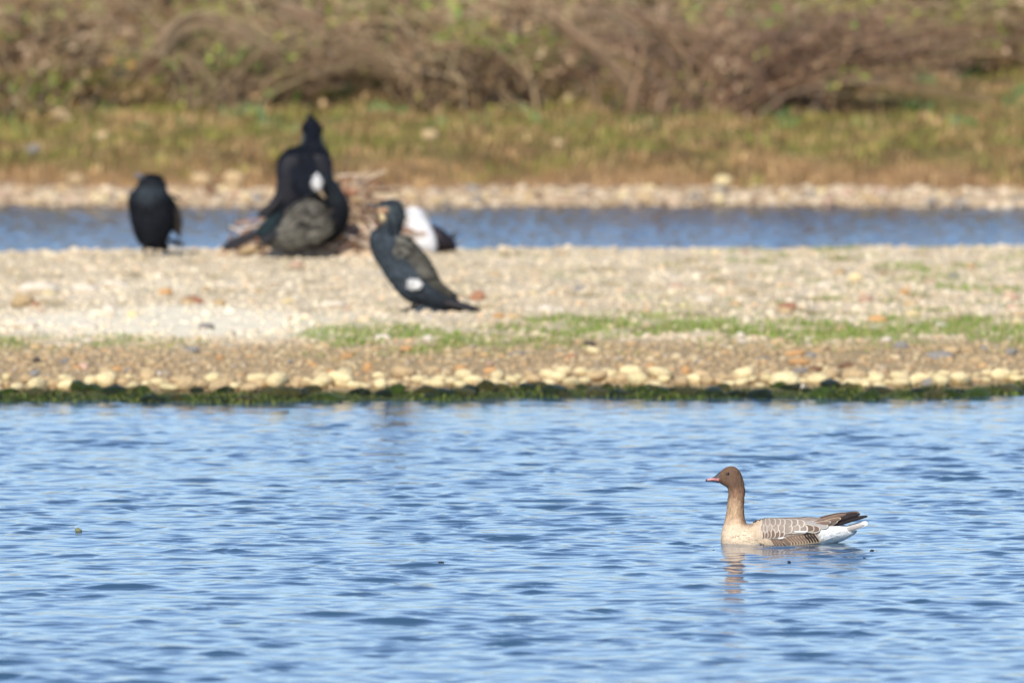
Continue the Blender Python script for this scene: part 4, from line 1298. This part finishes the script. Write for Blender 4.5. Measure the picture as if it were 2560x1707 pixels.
# standing cormorant behind, its back to the camera
D = 68.05
S4 = Sp(850, 930, FPX / D * 3.7935)
p_ = at(540 + 850 / 3.7935, 280 + 930 / 3.7935, D)
c4 = empty('cormorant', (p_.x, D, p_.z), 'tallest black cormorant standing upright with its back turned behind the sitting one', 'cormorant')
rows = [(880, 22, 900, 20, 10), (862, 62, 930, 60, 40), (836, 105, 975, 100, 70), (822, 150, 1003, 145, 85), (830, 195, 1000, 190, 80), (822, 240, 1000, 235, 70), (818, 285, 1010, 285, 70), (770, 320, 1030, 325, 80),
        (690, 345, 1055, 360, 105), (630, 400, 1078, 410, 130), (590, 480, 1095, 480, 150), (578, 570, 1100, 570, 160), (586, 650, 1118, 660, 160), (580, 740, 1128, 740, 150), (590, 820, 1110, 820, 130), (660, 900, 1060, 900, 90), (800, 950, 960, 950, 40)]
V, Fc, T = loft(S4, rows, nr=30, sub=4)
zx = V[:, 0] * S4.k + 850; zy = 930 - V[:, 2] * S4.k
cols = bird_cols(V, np.array(lin(22, 26, 36)))
sidew = np.abs((zx - 912) / 90.0)
cmix(lin(120, 136, 140), smooth(.72, .98, sidew) * np.exp(-(((zy - 225) / 50) ** 2)) * .9)
part('body', V, Fc, M['sleek'], c4, cols)
fluff(c4, V, T, 30, cols, 3400, .038, .016, lift=.24, jit=.25)
for rws, yo in (([(640, 420, 900, 400, 40), (592, 520, 930, 500, 50), (580, 640, 930, 640, 50), (560, 760, 900, 780, 45), (500, 860, 800, 900, 36), (430, 940, 600, 970, 22), (395, 992, 440, 1005, 8)], -.07),
                ([(860, 400, 1064, 400, 40), (860, 520, 1098, 500, 50), (860, 640, 1118, 640, 50), (880, 760, 1124, 760, 40), (960, 860, 1100, 860, 25), (1000, 920, 1050, 920, 8)], -.07)):
    V, Fc, T = loft(S4, rws, nr=18, sub=3)
    V[:, 1] += yo
    part('wing', V, Fc, M['c_wing'], c4, bird_cols(V, np.array(lin(26, 26, 34)), .25, 20))
quills(S4, c4, (620, 820), (392, 1000), 4, 12, 60, M['c_tail'], -.10, yspread=.03)
quills(S4, c4, (895, 70), (884, 8), 3, 40, 24, M['c_tail'], 0, name='crest_feather', thick=.003)
for sd in (-1, 1):
    foot(S4, c4, 850 + sd * 90, 920, 850 + sd * 90, 1010, 0, .012)

# white bodied bird behind the front cormorant
D = 68.3
S5 = Sp(1080, 740, FPX / D * 4.127)
p_ = at(800 + 1080 / 4.127, 450 + 740 / 4.127, D)
zg = float(island_z(np.float64(p_.x), np.float64(D)))
wb = empty('seabird', (p_.x, D, zg), 'bird with bright white front and black rear resting behind the profile cormorant', 'bird')
rows = [(930, 284, 980, 282, 50), (870, 310, 1060, 310, 95), (840, 360, 1096, 365, 120), (828, 430, 1120, 425, 125), (835, 500, 1150, 495, 135), (850, 570, 1185, 560, 150), (880, 640, 1205, 630, 150), (930, 710, 1200, 700, 130), (1000, 745, 1160, 740, 70)]
V, Fc, T = loft(S5, rows, nr=28, sub=4)
me = mesh_np('body', V, Fc, M['white']); fix_normals(me); obj('body', me, wb)
fluff(wb, V, T, 28, np.tile(np.array(lin(246, 242, 242)), (len(V), 1)), 1800, .034, .016, lift=.05, jit=.04)
ball('breast_tuft', (S5.p(855, 560)[0], -.07, S5.p(855, 560)[1]), .040, M['white'], wb, (1.1, .8, .9))
V, Fc, T = loft(S5, [(1120, 520, 1130, 455, 30), (1140, 640, 1190, 470, 80), (1170, 720, 1270, 510, 110), (1230, 735, 1340, 570, 100), (1300, 738, 1395, 630, 70), (1360, 738, 1412, 690, 34), (1385, 735, 1405, 715, 10)], nr=22, sub=4)
V[:, 1] += .03
part('wing', V, Fc, M['c_wing'], wb, bird_cols(V, np.array(lin(34, 28, 34)), .3, 20))
quills(S5, wb, (1310, 610), (1440, 540), 2, 25, 24, M['c_tail'], 0, name='flight_feather')

# ------------------------------------------------------------------ bits floating on the water
def on_water(px, py):
    D = FPX * CAMZ / (py - HOR)
    return (px - 1280) / FPX * D, D
def flotsam(px, py, s0, mat, label, cat, leafy=False):
    x, D = on_water(px, py)
    z = float(H[np.argmin((X_w - x) ** 2 + (Y_w - D) ** 2)])
    V = rock_shape(ICO2[0], int(px) % 50, amt=.45, flat=.55) * s0 * .75
    if leafy:
        V[:, 2] = V[:, 2] * 1.6
    o = obj('floating_weed' if leafy else 'floating_debris', mesh_np('debris', V, ICO2[1], mat), None, (x, D, z + s0 * .15))
    tag(o, label, cat)
Xg, Yg, _ = grid(WXS, WYS)
X_w, Y_w = Xg, Yg
wm1 = material('weed_scrap', lin(134, 132, 92), rough=.6); wm2 = material('dark_scrap', lin(44, 48, 44), rough=.5)
flotsam(194, 1330, .016, wm1, 'small yellow green scrap of weed floating at the left', 'weed', True)
flotsam(1102, 1408, .013, wm2, 'dark round scrap floating in the middle of the water', 'debris')
flotsam(2181, 1380, .011, wm2, 'dark speck afloat just below and right of the goose tail', 'debris')
flotsam(2162, 1396, .008, wm2, 'smaller dark speck afloat below the other one by the goose tail', 'debris')
flotsam(1974, 1406, .009, wm2, 'dark speck afloat directly below the body of the goose', 'debris')
flotsam(1785, 1376, .006, wm2, 'tiny dark speck afloat in front of the goose breast', 'debris')
